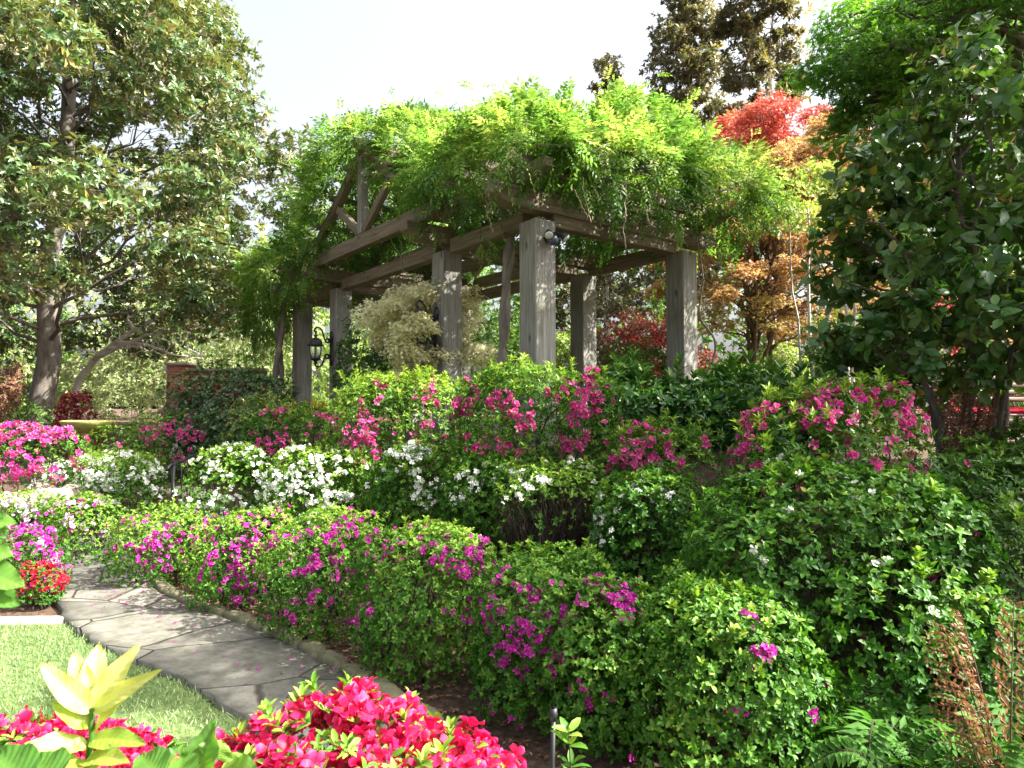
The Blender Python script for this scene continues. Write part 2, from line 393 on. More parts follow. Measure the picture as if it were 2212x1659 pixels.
def flag_mat():
    """irregular sawn flagstones: slab tones, dark joints, stains"""
    m, n, l, b, out = new_mat('flagstone')
    tc = n.new('ShaderNodeTexCoord'); 
    nz = n.new('ShaderNodeTexNoise'); nz.inputs['Scale'].default_value = 1.7; nz.inputs['Detail'].default_value = 3; l.new(tc.outputs['Object'], nz.inputs[0])
    mixv = n.new('ShaderNodeMix'); mixv.data_type = 'VECTOR'; mixv.inputs[0].default_value = .12
    l.new(tc.outputs['Object'], mixv.inputs[4]); l.new(nz.outputs[1], mixv.inputs[5])
    mp = n.new('ShaderNodeMapping'); mp.inputs[2].default_value = (0, 0, .75); mp.inputs[3].default_value = (1.15, 2.0, 1); l.new(mixv.outputs[1], mp.inputs[0])
    vo = n.new('ShaderNodeTexVoronoi'); vo.feature = 'DISTANCE_TO_EDGE'; vo.inputs['Scale'].default_value = 1.0; l.new(mp.outputs[0], vo.inputs[0])
    vc = n.new('ShaderNodeTexVoronoi'); vc.inputs['Scale'].default_value = 1.0; l.new(mp.outputs[0], vc.inputs[0])
    j = n.new('ShaderNodeMapRange'); j.inputs[1].default_value = .003; j.inputs[2].default_value = .014; l.new(vo.outputs['Distance'], j.inputs[0])
    sl = n.new('ShaderNodeValToRGB'); e = sl.color_ramp.elements; e[0].color = (.085, .085, .075, 1); e[1].color = (.215, .205, .18, 1)
    l.new(vc.outputs['Color'], sl.inputs[0])
    n2 = n.new('ShaderNodeTexNoise'); n2.inputs['Scale'].default_value = 9; n2.inputs['Detail'].default_value = 8; n2.inputs['Roughness'].default_value = .7; l.new(tc.outputs['Object'], n2.inputs[0])
    r2 = n.new('ShaderNodeValToRGB'); e = r2.color_ramp.elements; e[0].position = .34; e[0].color = (.5, .52, .44, 1); e[1].position = .65; e[1].color = (1.1, 1.08, 1.05, 1)
    l.new(n2.outputs[0], r2.inputs[0])
    mu = n.new('ShaderNodeMix'); mu.data_type = 'RGBA'; mu.blend_type = 'MULTIPLY'; mu.inputs[0].default_value = 1; l.new(sl.outputs[0], mu.inputs[6]); l.new(r2.outputs[0], mu.inputs[7])
    mx = n.new('ShaderNodeMix'); mx.data_type = 'RGBA'; l.new(j.outputs[0], mx.inputs[0]); mx.inputs[6].default_value = (.045, .04, .03, 1); l.new(mu.outputs[2], mx.inputs[7])
    l.new(mx.outputs[2], b.inputs['Base Color']); b.inputs['Roughness'].default_value = .8; b.inputs['Specular IOR Level'].default_value = .25
    ad = n.new('ShaderNodeMath'); ad.operation = 'MULTIPLY_ADD'; l.new(n2.outputs[0], ad.inputs[0]); ad.inputs[1].default_value = .35; l.new(j.outputs[0], ad.inputs[2])
    bp = n.new('ShaderNodeBump'); bp.inputs['Strength'].default_value = .8; bp.inputs['Distance'].default_value = .015
    l.new(ad.outputs[0], bp.inputs['Height']); l.new(bp.outputs[0], b.inputs['Normal'])
    return m
M['flag'] = flag_mat()

# ------------------------------------------------------------------ the setting: ground, lawn, path
def grid_mesh(xs, ys, zf, name, mat, kind, inside=None):
    X, Y = np.meshgrid(xs, ys); Z = zf(X, Y)
    V = np.stack([X, Y, Z], -1).reshape(-1, 3); nx = len(xs)
    i, j = np.meshgrid(np.arange(nx - 1), np.arange(len(ys) - 1)); a = (j * nx + i).ravel()
    F = np.concatenate([np.stack([a, a + 1, a + nx + 1], 1), np.stack([a, a + nx + 1, a + nx], 1)])
    if inside is not None:
        c = V[F].mean(1); F = F[inside(c[:, 0], c[:, 1])]
    mb = MB(); mb.add(V, F); o = mb.build(name, mat, smooth_=True); o['kind'] = kind
    return o

# path edges: left and right runs, near to far
PL = np.array([(-.55, 1.2), (-.75, 2.4), (-1.15, 3.25), (-1.6, 3.72), (-2.22, 4.18), (-2.91, 4.68), (-3.4, 5.15), (-4.05, 6.0), (-4.75, 6.9), (-5.35, 7.75)])
PR = np.array([(.55, 1.2), (.45, 2.1), (-.05, 2.95), (-.83, 3.84), (-1.44, 4.5), (-2.3, 5.2), (-2.85, 5.62), (-3.25, 6.1), (-3.85, 6.95), (-4.25, 7.75)])
def curve(P, n):
    t = np.linspace(0, len(P) - 1, n); k = np.arange(len(P))
    c = np.stack([np.interp(t, k, P[:, i]) for i in (0, 1)], 1)
    for _ in range(3): c[1:-1] = (c[:-2] + 2 * c[1:-1] + c[2:]) / 4
    return c
NPT = 60
cl, cr = curve(PL, NPT), curve(PR, NPT)
jit = np.random.default_rng(3)
cl += jit.normal(0, .012, cl.shape); cr += jit.normal(0, .008, cr.shape)

far = np.concatenate([np.linspace(-220, -26, 12), np.linspace(-24, 24, 161), np.linspace(26, 220, 12)])
fary = np.concatenate([np.linspace(-60, -5, 6), np.linspace(-4, 34, 150), np.linspace(38, 260, 10)])
grid_mesh(far, fary, ground, 'ground', M['mulch'], 'structure')

def path_sheet():
    mb = MB(); k = 9
    rows = [cl + (cr - cl) * t for t in np.linspace(0, 1, k)]
    top = [np.column_stack([r, np.full(NPT, .045)]) for r in rows]
    V = np.concatenate([np.column_stack([cl, np.full(NPT, -.02)])] + top + [np.column_stack([cr, np.full(NPT, -.02)])])
    F = []
    for c in range(k + 1):
        for i in range(NPT - 1):
            a = c * NPT + i; F += [(a, a + NPT, a + NPT + 1), (a, a + NPT + 1, a + 1)]
    mb.add(V, F); o = mb.build('path', M['flag']); o['kind'] = 'structure'
path_sheet()

def left_of_path(x, y):
    # x of the path's left edge at y
    xe = np.interp(y, cl[:, 1], cl[:, 0])
    return x < xe + .015 * np.sin(y * 23) + .004
def lawn_in(x, y): return left_of_path(x, y) & (y < 5.02 + .02 * np.sin(x * 5) + .06 * (x + 3.2)) & (y > .4) & (x > -9)
grid_mesh(np.linspace(-9, 0, 181), np.linspace(.4, 5.2, 97), lambda x, y: 0 * x + .012, 'lawn', M['lawn'], 'structure', lawn_in)
def grass():
    rng = np.random.default_rng(5); n = 90000
    y = .9 + 4.2 * rng.uniform(0, 1, n) ** .8; x = -7 + 7 * rng.uniform(0, 1, n)
    ok = lawn_in(x, y) & (x > -1.1 * y - .6); x, y = x[ok], y[ok]; n = len(x)
    P = np.column_stack([x, y, np.full(n, .008)])
    D = unit(np.column_stack([rng.normal(0, .5, n), rng.normal(0, .5, n), np.full(n, .9)]))
    N = unit(rng.normal(size=(n, 3)) + (0, 0, .3))
    mb = MB(); leaves(mb, P, D, N, rng.uniform(.02, .05, n) * np.where(rng.uniform(size=n) < .06, 1.7, 1), .005, DIA, np.clip(.5 + .25 * lump(P, 2) + rng.normal(0, .2, n), 0, 1))
    o = mb.build('grass', M['grass']); tag(o, 'short pale green mown grass of the lawn by the path', 'grass', kind='stuff')
grass()

def lawn_edge():
    a = np.array([(-3.34, 5.10, .03), (-4.2, 5.06, .03), (-5.4, 4.99, .03), (-7.2, 4.88, .03)]); mb = MB()
    for p, q in zip(a[:-1], a[1:]):
        d = (q - p); nn = np.array([-d[1], d[0], 0]) / np.linalg.norm(d) * .035
        V = [p + nn, p - nn, q - nn, q + nn]; V = [v - (0, 0, .05) for v in V] + [v + (0, 0, .012) for v in V]
        mb.add(V, [(4, 5, 6), (4, 6, 7), (0, 4, 7), (0, 7, 3), (1, 2, 6), (1, 6, 5), (0, 1, 5), (0, 5, 4), (2, 3, 7), (2, 7, 6)])
    o = mb.build('lawn_edging', M['rock']); tag(o, 'thin pale stone edging strip between the lawn and the flower bed', 'edging')
lawn_edge()

def fallen_petals():
    rng = np.random.default_rng(8); n = 1500
    k = rng.integers(4, NPT - 6, n); f = rng.uniform(.12, .5, n)
    nrm = unit(np.column_stack([cr[:, 0] - cl[:, 0], cr[:, 1] - cl[:, 1]]))
    xy = cr[k] + nrm[k] * f[:, None]
    P = np.column_stack([xy, ground(xy[:, 0], xy[:, 1]) + .012])
    D = unit(np.column_stack([rng.normal(size=(n, 2)), rng.uniform(-.1, .3, n)]))
    mb = MB(); leaves(mb, P, D, unit(np.column_stack([rng.normal(0, .3, (n, 2)), np.ones(n)])), rng.uniform(.02, .05, n), rng.uniform(.01, .022, n), KITE, rng.uniform(0, 1, n))
    o = mb.build('leaf_litter', M['deadfern']); tag(o, 'dry brown leaf litter on the mulch under the hedge', 'leaf litter', kind='stuff')
fallen_petals()
def petals():
    rng = np.random.default_rng(18); n = 260; k = rng.integers(6, NPT - 4, n); f = rng.uniform(-.55, .35, n) ** 1
    nrm = unit(np.column_stack([cr[:, 0] - cl[:, 0], cr[:, 1] - cl[:, 1]])); xy = cr[k] + nrm[k] * f[:, None]
    z = np.where(f < -.01, .049, ground(xy[:, 0], xy[:, 1]) + .016); P = np.column_stack([xy, z])
    D = unit(np.column_stack([rng.normal(size=(n, 2)), rng.uniform(0, .35, n)])); mb = MB()
    leaves(mb, P, D, unit(np.column_stack([rng.normal(0, .3, (n, 2)), np.ones(n)])), rng.uniform(.016, .032, n), rng.uniform(.012, .02, n), KITE, rng.uniform(0, 1, n))
    o = mb.build('petal_litter', M['magenta']); tag(o, 'fallen magenta petals strewn on the path and mulch', 'petals', kind='stuff')
petals()

def rough_stone(name, label, cat, c, r, mat, seed, group=None, rot=0.0, boxy=2.6, parent=None):
    rng = np.random.default_rng(seed)
    bm = bmesh.new(); bmesh.ops.create_icosphere(bm, subdivisions=3, radius=1)
    for v in bm.verts:
        d = np.array(v.co); k = (np.abs(d) ** boxy).sum() ** (-1 / boxy)
        q = d * k * (1 + .09 * float(lump(d[None], 2.2, seed)[0]) + .03 * float(lump(d[None], 6, seed)[0]))
        v.co = Vector((q[0] * r[0], q[1] * r[1], q[2] * r[2]))
    me = bpy.data.meshes.new(name); bm.to_mesh(me); bm.free()
    me.polygons.foreach_set('use_smooth', np.ones(len(me.polygons), bool)); me.materials.append(mat)
    o = bpy.data.objects.new(name, me); put(o, parent); o.location = c; o.rotation_euler = (rng.normal(0, .04), rng.normal(0, .04), rot)
    return tag(o, label, cat, group)

# edging stones along the hedge side of the path
for i in range(12, 47, 2):
    a, b_ = cr[i], cr[i + 2]; mid = (a + b_) / 2; d = b_ - a; nrm = np.array([d[1], -d[0]]) / np.linalg.norm(d)
    mid = mid + nrm * .055
    rough_stone('edging_stone', 'mossy stone edging block laid along the path under the magenta hedge', 'edging stone',
                (mid[0], mid[1], .03), (np.linalg.norm(d) * .48, .055, .055), M['stone'], i, 'edging stones along the path', math.atan2(d[1], d[0]), 4.0)

# ------------------------------------------------------------------ pergola
PC = np.array([.26, 7.40]); ANG = math.atan2(.606, .795)
BX = np.array([math.cos(ANG), math.sin(ANG)]); AY = np.array([-math.sin(ANG), math.cos(ANG)])
PZ = 1.0                                   # foot of the posts (just in the soil)
PTOP = 3.71
def pw(x, y, z):
    """pergola frame -> world"""
    q = PC + BX * x + AY * y; return np.array([q[0], q[1], z])
pergola = thing('pergola', 'weathered timber pergola with square posts and a gable, overgrown by wisteria', 'pergola', (PC[0], PC[1], 0), rotz=ANG)

def timber(name, p0, p1, w_, h_, parent, mat, tails=(0, 0), bev=.008, lift=0.0, rollup=(0, 0, 1)):
    """a squared timber from p0 to p1 (pergola frame, centre line), w_ across, h_ deep; tails = length of the shaped lower corner at each end"""
    p0 = Vector(p0); p1 = Vector(p1); L = (p1 - p0).length
    X = (p1 - p0).normalized(); up = Vector(rollup); Yv = up.cross(X).normalized(); Zv = X.cross(Yv)
    def tail(t):
        return [(0, .0), (t * .12, -h_ * .12), (t * .3, -h_ * .22), (t * .42, -h_ * .34), (t * .62, -h_ * .42), (t * .85, -h_ * .49), (t, -h_ / 2)] if t else [(0, -h_ / 2)]
    prof = [(x, z) for x, z in tail(tails[0])] + [(L - x, z) for x, z in reversed(tail(tails[1]))] + [(L, h_ / 2), (0, h_ / 2)]
    bm = bmesh.new()
    va = [bm.verts.new((x, -w_ / 2, z)) for x, z in prof]; vb = [bm.verts.new((x, w_ / 2, z)) for x, z in prof]
    k = len(prof); bm.faces.new(va); bm.faces.new(vb[::-1])
    for i in range(k): bm.faces.new((va[(i + 1) % k], va[i], vb[i], vb[(i + 1) % k]))
    bmesh.ops.recalc_face_normals(bm, faces=bm.faces)
    bmesh.ops.bevel(bm, geom=list(bm.edges), offset=bev, segments=1, affect='EDGES', clamp_overlap=True)
    me = bpy.data.meshes.new(name); bm.to_mesh(me); bm.free(); me.materials.append(mat)
    o = bpy.data.objects.new(name, me); put(o, parent)
    Mx = Matrix((X, Yv, Zv)).transposed().to_4x4(); Mx.translation = p0
    o.matrix_local = Mx
    return o

PS = .30
PXS = (0, 2.54); PYS = (0, 1.94, 5.51, 7.40)
prng = np.random.default_rng(4)
for y in PYS:
    for x in PXS:
        lean = prng.normal(0, .006, 2)
        c = (x + PS / 2, y + PS / 2)
        p = timber('post', (c[0] - lean[0], c[1] - lean[1], PZ), (c[0], c[1], PTOP), PS, PS, pergola, M['post'], bev=.012, rollup=(0, 1, 0))
        cap = timber('cap', (c[0] - .185, c[1], PTOP + .052), (c[0] + .185, c[1], PTOP + .052), .37, .10, pergola, M['beam'])
        mw = cap.matrix_local.copy(); cap.parent = p; cap.matrix_local = p.matrix_local.inverted() @ mw
# tie beams at cap level, between the posts
for x in PXS:
    for y0, y1 in ((0, 1.94), (1.94, 5.51), (5.51, 7.40)):
        timber('tie_beam', (x + .15, y0 + .338, PTOP + .055), (x + .15, y1 - .038, PTOP + .055), .15, .185, pergola, M['beam'])
for y in PYS:
    timber('tie_beam', (.338, y + .15, PTOP + .055), (2.502, y + .15, PTOP + .055), .15, .185, pergola, M['beam'])
    timber('cross_beam', (-.52, y + .15, PTOP + .22), (2.54 + .82, y + .15, PTOP + .22), .2, .225, pergola, M['beam'], tails=(.28, .28))
# upper plates on the ends of the cross beams
ZU = PTOP + .335
for x in (-.27, 3.11):
    timber('plate', (x, 1.60, ZU + .11), (x, 6.05, ZU + .11), .12, .215, pergola, M['beam'], tails=(.34, .34))
    timber('plate', (x + (.14 if x < 1 else -.14), -.38, ZU + .005 + .1), (x + (.14 if x < 1 else -.14), 2.02, ZU + .005 + .1), .12, .2, pergola, M['beam'], tails=(.3, .3))
    timber('plate', (x + (.14 if x < 1 else -.14), 5.70, ZU + .005 + .1), (x + (.14 if x < 1 else -.14), 7.95, ZU + .005 + .1), .12, .2, pergola, M['beam'], tails=(.3, .3))
# flat joists of the two end bays
for y in (.12, .54, .96, 1.38, 1.80, 5.95, 6.35, 6.75, 7.15, 7.55, 7.92):
    timber('joist', (-.34, y, ZU + .30), (3.2, y, ZU + .30), .09, .17, pergola, M['beam'], tails=(.25, .25))
# gable trusses over the middle bay: ridge across the pergola
YM = 3.87; ZB = ZU + .225; ZA = 5.52
for x in (-.27, .86, 1.98, 3.11):
    for s in (-1, 1):
        timber('rafter', (x, YM + s * 1.98, ZB + .08), (x, YM + s * .04, ZA), .12, .16, pergola, M['beam'])
        if x in (-.27, 3.11):
            timber('strut', (x, YM + s * .10, ZB + .05), (x, YM + s * .92, ZB + .60), .09, .12, pergola, M['beam'])
    if x in (-.27, 3.11):
        timber('king_post', (x, YM, ZB), (x, YM, ZA - .04), .13, .13, pergola, M['post'], rollup=(0, 1, 0))
    else:
        timber('plate', (x, 1.9, ZU + .11), (x, 5.85, ZU + .11), .1, .2, pergola, M['beam'])
timber('ridge_beam', (-.45, YM, ZA + .12), (3.3, YM, ZA + .12), .1, .2, pergola, M['beam'], tails=(.2, .2))
for s in (-1, 1):
    for t in (.2, .48, .76):
        timber('purlin', (-.38, YM + s * 1.98 * (1 - t), ZB + .20 + (ZA - ZB) * t), (3.22, YM + s * 1.98 * (1 - t), ZB + .20 + (ZA - ZB) * t), .07, .09, pergola, M['beam'])

# ------------------------------------------------------------------ wall lanterns and floodlight on the posts
def lathe(mb, prof, c, seg=20, tone=.5):
    prof = np.asarray(prof, float); a = np.arange(seg) * 2 * np.pi / seg; k = len(prof)
    V = np.stack([prof[:, None, 0] * np.cos(a), prof[:, None, 0] * np.sin(a), np.repeat(prof[:, 1:2], seg, 1)], -1).reshape(-1, 3) + np.asarray(c)
    F = []
    for i in range(k - 1):
        for j in range(seg):
            a0 = i * seg + j; a1 = i * seg + (j + 1) % seg; F += [(a0, a1, a1 + seg), (a0, a1 + seg, a0 + seg)]
    mb.add(V, F, tone)

def spiral(c, r0, r1, a0, a1, n, plane):
    t = np.linspace(0, 1, n); r = r0 + (r1 - r0) * t; a = a0 + (a1 - a0) * t
    return np.asarray(c) + np.outer(r * np.cos(a), plane) + np.outer(r * np.sin(a), (0, 0, 1))

def wall_lantern(x, y, z, label):
    """local frame: out of the wall is -X (the pergola's left side); z is the middle of the back plate"""
    t = thing('wall_lantern', label, 'lantern', tuple(pw(x, y, z)), 'lanterns on the pergola posts', rotz=ANG)
    mb = MB()                                             # back plate: long shield with pointed ends
    o2 = [(-.0, -.27), (.035, -.23), (.05, -.19), (.04, -.15), (.04, .15), (.05, .19), (.035, .23), (0, .27), (-.035, .23), (-.05, .19), (-.04, .15), (-.04, -.15), (-.05, -.19), (-.035, -.23)]
    k = len(o2); V = [(-.002, a, b) for a, b in o2] + [(-.028, a * .8, b * .96) for a, b in o2]
    F = [(i, (i + 1) % k, (i + 1) % k + k) for i in range(k)] + [(i, (i + 1) % k + k, i + k) for i in range(k)] + [(k, k + i, k + i + 1) for i in range(1, k - 1)]
    mb.add(V, F); mb.build('back_plate', M['iron'], t, local=True)
    for zz, up in ((.13, 1), (-.16, -1)):
        mb = MB()
        if up > 0: pts = [(-.03, 0, .11), (-.075, 0, .08), (-.11, 0, .10), (-.135, 0, .17), (-.155, 0, .25), (-.19, 0, .30), (-.235, 0, .315), (-.275, 0, .29), (-.285, 0, .25), (-.262, 0, .232), (-.247, 0, .25)]
        else: pts = [(-.03, 0, -.13), (-.07, 0, -.085), (-.11, 0, -.10), (-.13, 0, -.16), (-.14, 0, -.22), (-.17, 0, -.275), (-.215, 0, -.295), (-.26, 0, -.28), (-.275, 0, -.245), (-.255, 0, -.225), (-.235, 0, -.24)]
        q = np.array(pts); tt = np.linspace(0, len(q) - 1, 40); q = np.stack([np.interp(tt, np.arange(len(q)), q[:, i]) for i in range(3)], 1)
        for _ in range(3): q[1:-1] = (q[:-2] + 2 * q[1:-1] + q[2:]) / 4
        tube(mb, q, .014, 8)
        s = spiral((-.075, 0, .115 if up > 0 else -.125), .042, .012, math.pi * .0, math.pi * 2.6 * up, 24, (1, 0, 0)); tube(mb, s, .011, 6)
        mb.build('scroll_arm', M['iron'], t, smooth_=True, local=True)
    cx = -.262
    mb = MB(); lathe(mb, [(0, .245), (.012, .24), (.02, .22), (.012, .205), (.028, .19), (.034, .175), (.016, .16), (.03, .15), (.07, .125), (.095, .09), (.105, .055), (.125, .04), (.128, .03), (.10, .022), (0, .022)], (cx, 0, 0))
    roof = mb.build('lantern_roof', M['iron'], t, smooth_=True, local=True)
    mb = MB(); lathe(mb, [(.092, .022), (.088, -.06), (.07, -.165), (.066, -.165), (.084, -.06), (.088, .022)], (cx, 0, 0)); mb.build('glass', M['glass'], t, smooth_=True, local=True)
    mb = MB()
    for i in range(6):
        a = i * math.pi / 3; tube(mb, [(cx + .095 * math.cos(a), .095 * math.sin(a), .02), (cx + .091 * math.cos(a), .091 * math.sin(a), -.06), (cx + .073 * math.cos(a), .073 * math.sin(a), -.168)], .0045, 5)
    lathe(mb, [(.0, -.165), (.08, -.165), (.083, -.175), (.06, -.19), (.03, -.205), (.02, -.225), (.028, -.24), (.0, -.262)], (cx, 0, 0)); mb.build('cage', M['iron'], t, local=True)
    mb = MB(); lathe(mb, [(.0, .02), (.013, .02), (.013, -.165), (0, -.165)], (cx, 0, 0)); mb.build('candle_tube', M['iron'], t, local=True)
    t.scale = (1.15, 1.15, 1.15)
wall_lantern(-.004, 5.66, 2.65, 'black scrolled wall lantern with clear glass on the post left of the gable')
wall_lantern(-.004, 2.09, 2.66, 'black wall lantern half hidden by the cream maple on the middle post')

def floodlight():
    c = pw(.17, -.004, 3.50); t = thing('floodlight', 'twin security floodlight with motion sensor at the top of the corner post', 'floodlight', tuple(c), rotz=ANG)
    mb = MB(); lathe(mb, [(0, 0), (.055, 0), (.055, .03), (.03, .045), (0, .045)], (0, 0, 0)); V = mb.V[0].copy(); mb.V[0] = V[:, [0, 2, 1]] * (1, -1, 1); mb.build('base', M['iron'], t, smooth_=True, local=True)
    for s in (-1, 1):
        A = np.array([(.0, -.03, .02), (.06 * s, -.09, .055), (.10 * s, -.13, .03), (.125 * s, -.17, -.02)]); mb = MB(); tube(mb, A, [.014, .014, .03, .055], 14); h = mb.build('lamp_head', M['iron'], t, smooth_=True, local=True)
        d = A[3] - A[2]; d = d / np.linalg.norm(d); mb = MB(); tube(mb, [A[3] - d * .0 + d * .002, A[3] + d * .01], [.048, .04], 14); mb.build('lens', M['lens'], h, local=True)
    mb = MB(); lathe(mb, [(0, -.10), (.03, -.098), (.06, -.07), (.07, -.03), (.05, .0), (.02, .01), (0, .01)], (-.01, -.10, 0)); mb.build('sensor', M['sensor'], t, smooth_=True, local=True)
floodlight()

# ------------------------------------------------------------------ wisteria over the pergola
def pinnate(mb, P, D, L, rng, tone, pairs=6, lw=.34, leaflet=.30, drop=.22):
    """drooping feather leaves: axis from P along D, paired leaflets"""
    m = len(P); D = unit(D); UP = np.array([0, 0, 1.])
    X = unit(np.cross(D, UP + rng.normal(0, .2, (m, 3)))); Z = np.cross(X, D)
    L = np.broadcast_to(np.asarray(L, float), (m,))
    for i in range(pairs + 1):
        t = .22 + .78 * i / pairs
        C = P + D * (L * t)[:, None] - np.array([0, 0, 1.]) * (L * drop * t * t)[:, None]
        ll = L * leaflet * (1 - .35 * abs(t - .55))
        tn = np.clip(tone + rng.normal(0, .12, m), 0, 1)
        if i == pairs:
            leaves(mb, C, D - UP * .5, Z, ll, ll * lw, DIA, tn); continue
        for s in (-1, 1):
            d = unit(D * .55 + s * X * .85 - UP * .28 + rng.normal(0, .12, (m, 3)))
            leaves(mb, C, d, Z + rng.normal(0, .2, (m, 3)), ll, ll * lw, DIA, tn)

def wisteria(name, label, blobs, hang, n, seed, trunks, tendrils, base):
    rng = np.random.default_rng(seed)
    root = thing(name, label, 'vine', base, 'wisteria vines on the pergola')
    B = [(*pw(b[0], b[1], b[2]), *b[3:]) for b in blobs]
    P, N = blob_points(B, n, rng, inward=.5, p=2.0, rough=.24, freq=2.4, cut=.72)
    keep = ~((N[:, 2] < -.35) & (rng.uniform(size=len(P)) < .75)); P, N = P[keep], N[keep]
    keep = lump(P, 4.2, 5.0) + rng.normal(0, .35, len(P)) > -.42; P, N = P[keep], N[keep]
    mb = MB()
    D = unit(N * .9 + rng.normal(0, .45, N.shape) - np.array([0, 0, .05]))
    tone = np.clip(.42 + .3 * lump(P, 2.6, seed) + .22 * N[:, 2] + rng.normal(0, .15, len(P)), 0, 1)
    pinnate(mb, P, D, rng.uniform(.18, .36, len(P)), rng, tone)
    k = np.where(N[:, 2] > .2)[0]; k = rng.choice(k, 90, replace=False)          # stray shoots standing proud
    for f in (.15, .3, .45):
        pinnate(mb, P[k] + unit(N[k] + rng.normal(0, .3, (90, 3))) * f * rng.uniform(.5, 1.1, (90, 1)), unit(N[k] + rng.normal(0, .6, (90, 3))), rng.uniform(.14, .24, 90), rng, np.clip(tone[k] + .2, 0, 1))
    # hanging sprays
    HP = []; HD = []
    for (x, y, z, ln, sp, k) in hang:
        b = pw(x, y, z)
        for j in range(k):
            o = b + rng.normal(0, sp, 3) * (1, 1, .3); q = o - np.array([0, 0, 1]) * rng.uniform(0, ln)
            HP.append(q); HD.append(unit(np.array([rng.normal(0, .5), rng.normal(0, .5), -.75])))
    if HP:
        HP = np.array(HP); pinnate(mb, HP, np.array(HD), rng.uniform(.16, .28, len(HP)), rng, np.clip(.45 + rng.normal(0, .16, len(HP)), 0, 1), drop=.4)
    mb.build('foliage', M['wisteria'], root)
    for ti, (pts, r0, r1) in enumerate(trunks):
        mb = MB(); q = np.array(pts, float); tt = np.linspace(0, len(q) - 1, 30); q = np.stack([np.interp(tt, np.arange(len(q)), q[:, i]) for i in range(3)], 1)
        for _ in range(4): q[1:-1] = (q[:-2] + 2 * q[1:-1] + q[2:]) / 4
        tube(mb, q, np.linspace(r0, r1, 30) * (1 + .12 * np.sin(np.arange(30) * 1.3)), 9)
        if ti == 0:                                        # with its woody runners under the leaves
            for i in range(46):
                a, b = rng.integers(0, len(P), 2)
                if np.linalg.norm(P[a] - P[b]) < 2.6: tube(mb, wavy(P[a] - N[a] * .2, P[b] - N[b] * .2, rng, 7, .06), rng.uniform(.006, .02), 5)
        mb.build('stem', M['vine'], root, smooth_=True)
    for pts in tendrils:
        q = np.array(pts, float); tt = np.linspace(0, len(q) - 1, 16); q = np.stack([np.interp(tt, np.arange(len(q)), q[:, i]) for i in range(3)], 1) + rng.normal(0, .008, (16, 3))
        mb = MB(); tube(mb, q, .006, 5); mb.build('tendril', M['tendril'], root)
    return root

def twist(p0, p1, r, turns, ph, n=18, wob=.0):
    p0, p1 = np.array(p0), np.array(p1); t = np.linspace(0, 1, n)
    a = ph + turns * 2 * np.pi * t
    return p0 + (p1 - p0) * t[:, None] + np.stack([r * np.cos(a), r * np.sin(a), 0 * a], 1)

near_blobs = [(1.2, .8, 4.5, 1.6, 1.1, .58), (.9, 1.1, 4.9, .95, .9, .45), (1.4, .5, 5.05, .8, .7, .48), (.1, .5, 4.6, .7, .7, .45), (1.7, .1, 4.65, 1.0, .7, .5),
              (2.45, .3, 4.85, .85, .8, .5), (3.2, .1, 4.7, .7, .7, .5), (3.45, -.05, 4.5, .48, .55, .4), (2.5, -.42, 4.5, .85, .36, .36), (3.1, 1.2, 4.6, .9, .9, .5),
              (-.15, 1.3, 4.62, .5, .65, .36), (.2, 2.0, 4.75, .55, .6, .42), (.6, 2.3, 4.95, .8, .7, .45), (1.8, 1.6, 4.8, 1.1, .9, .5), (.5, -.35, 4.5, .8, .3, .3), (0, -.35, 4.5, .4, .25, .26), (1.0, -.5, 4.45, .6, .2, .2), (-.2, -.05, 4.55, .42, .42, .3), (1.5, -.42, 4.5, .8, .3, .3),
              (-.3, .75, 4.5, .34, .5, .3), (-.30, 1.7, 4.62, .26, .4, .3), (.35, 2.7, 5.1, .35, .35, .36)]
near_blobs = [(a, b, c - (.13 if c > 4.6 else .05), d, e, f) for a, b, c, d, e, f in near_blobs]
near_hang = [(3.3, -.25, 4.3, .22, .22, 34), (2.9, -.42, 4.36, .2, .2, 22), (2.3, -.55, 4.4, .22, .2, 18), (1.75, -.55, 4.05, .32, .06, 9), (1.4, -.5, 4.4, .15, .16, 10), (-.45, -.1, 4.35, .2, .16, 16),
             (-.45, .5, 4.4, .16, .14, 12), (-.45, 1.1, 4.4, .2, .14, 16), (-.44, 1.7, 4.5, .25, .12, 12), (-.3, .55, 3.72, .25, .05, 8), (.35, -.5, 4.2, .22, .1, 12), (-.45, 1.65, 3.95, .14, .1, 10), (3.4, 1.0, 3.6, .5, .14, 24)]
tb = at(1075, 800, 8.0); tm = at(1093, 620, 8.15); tt_ = at(1108, 470, 8.2)
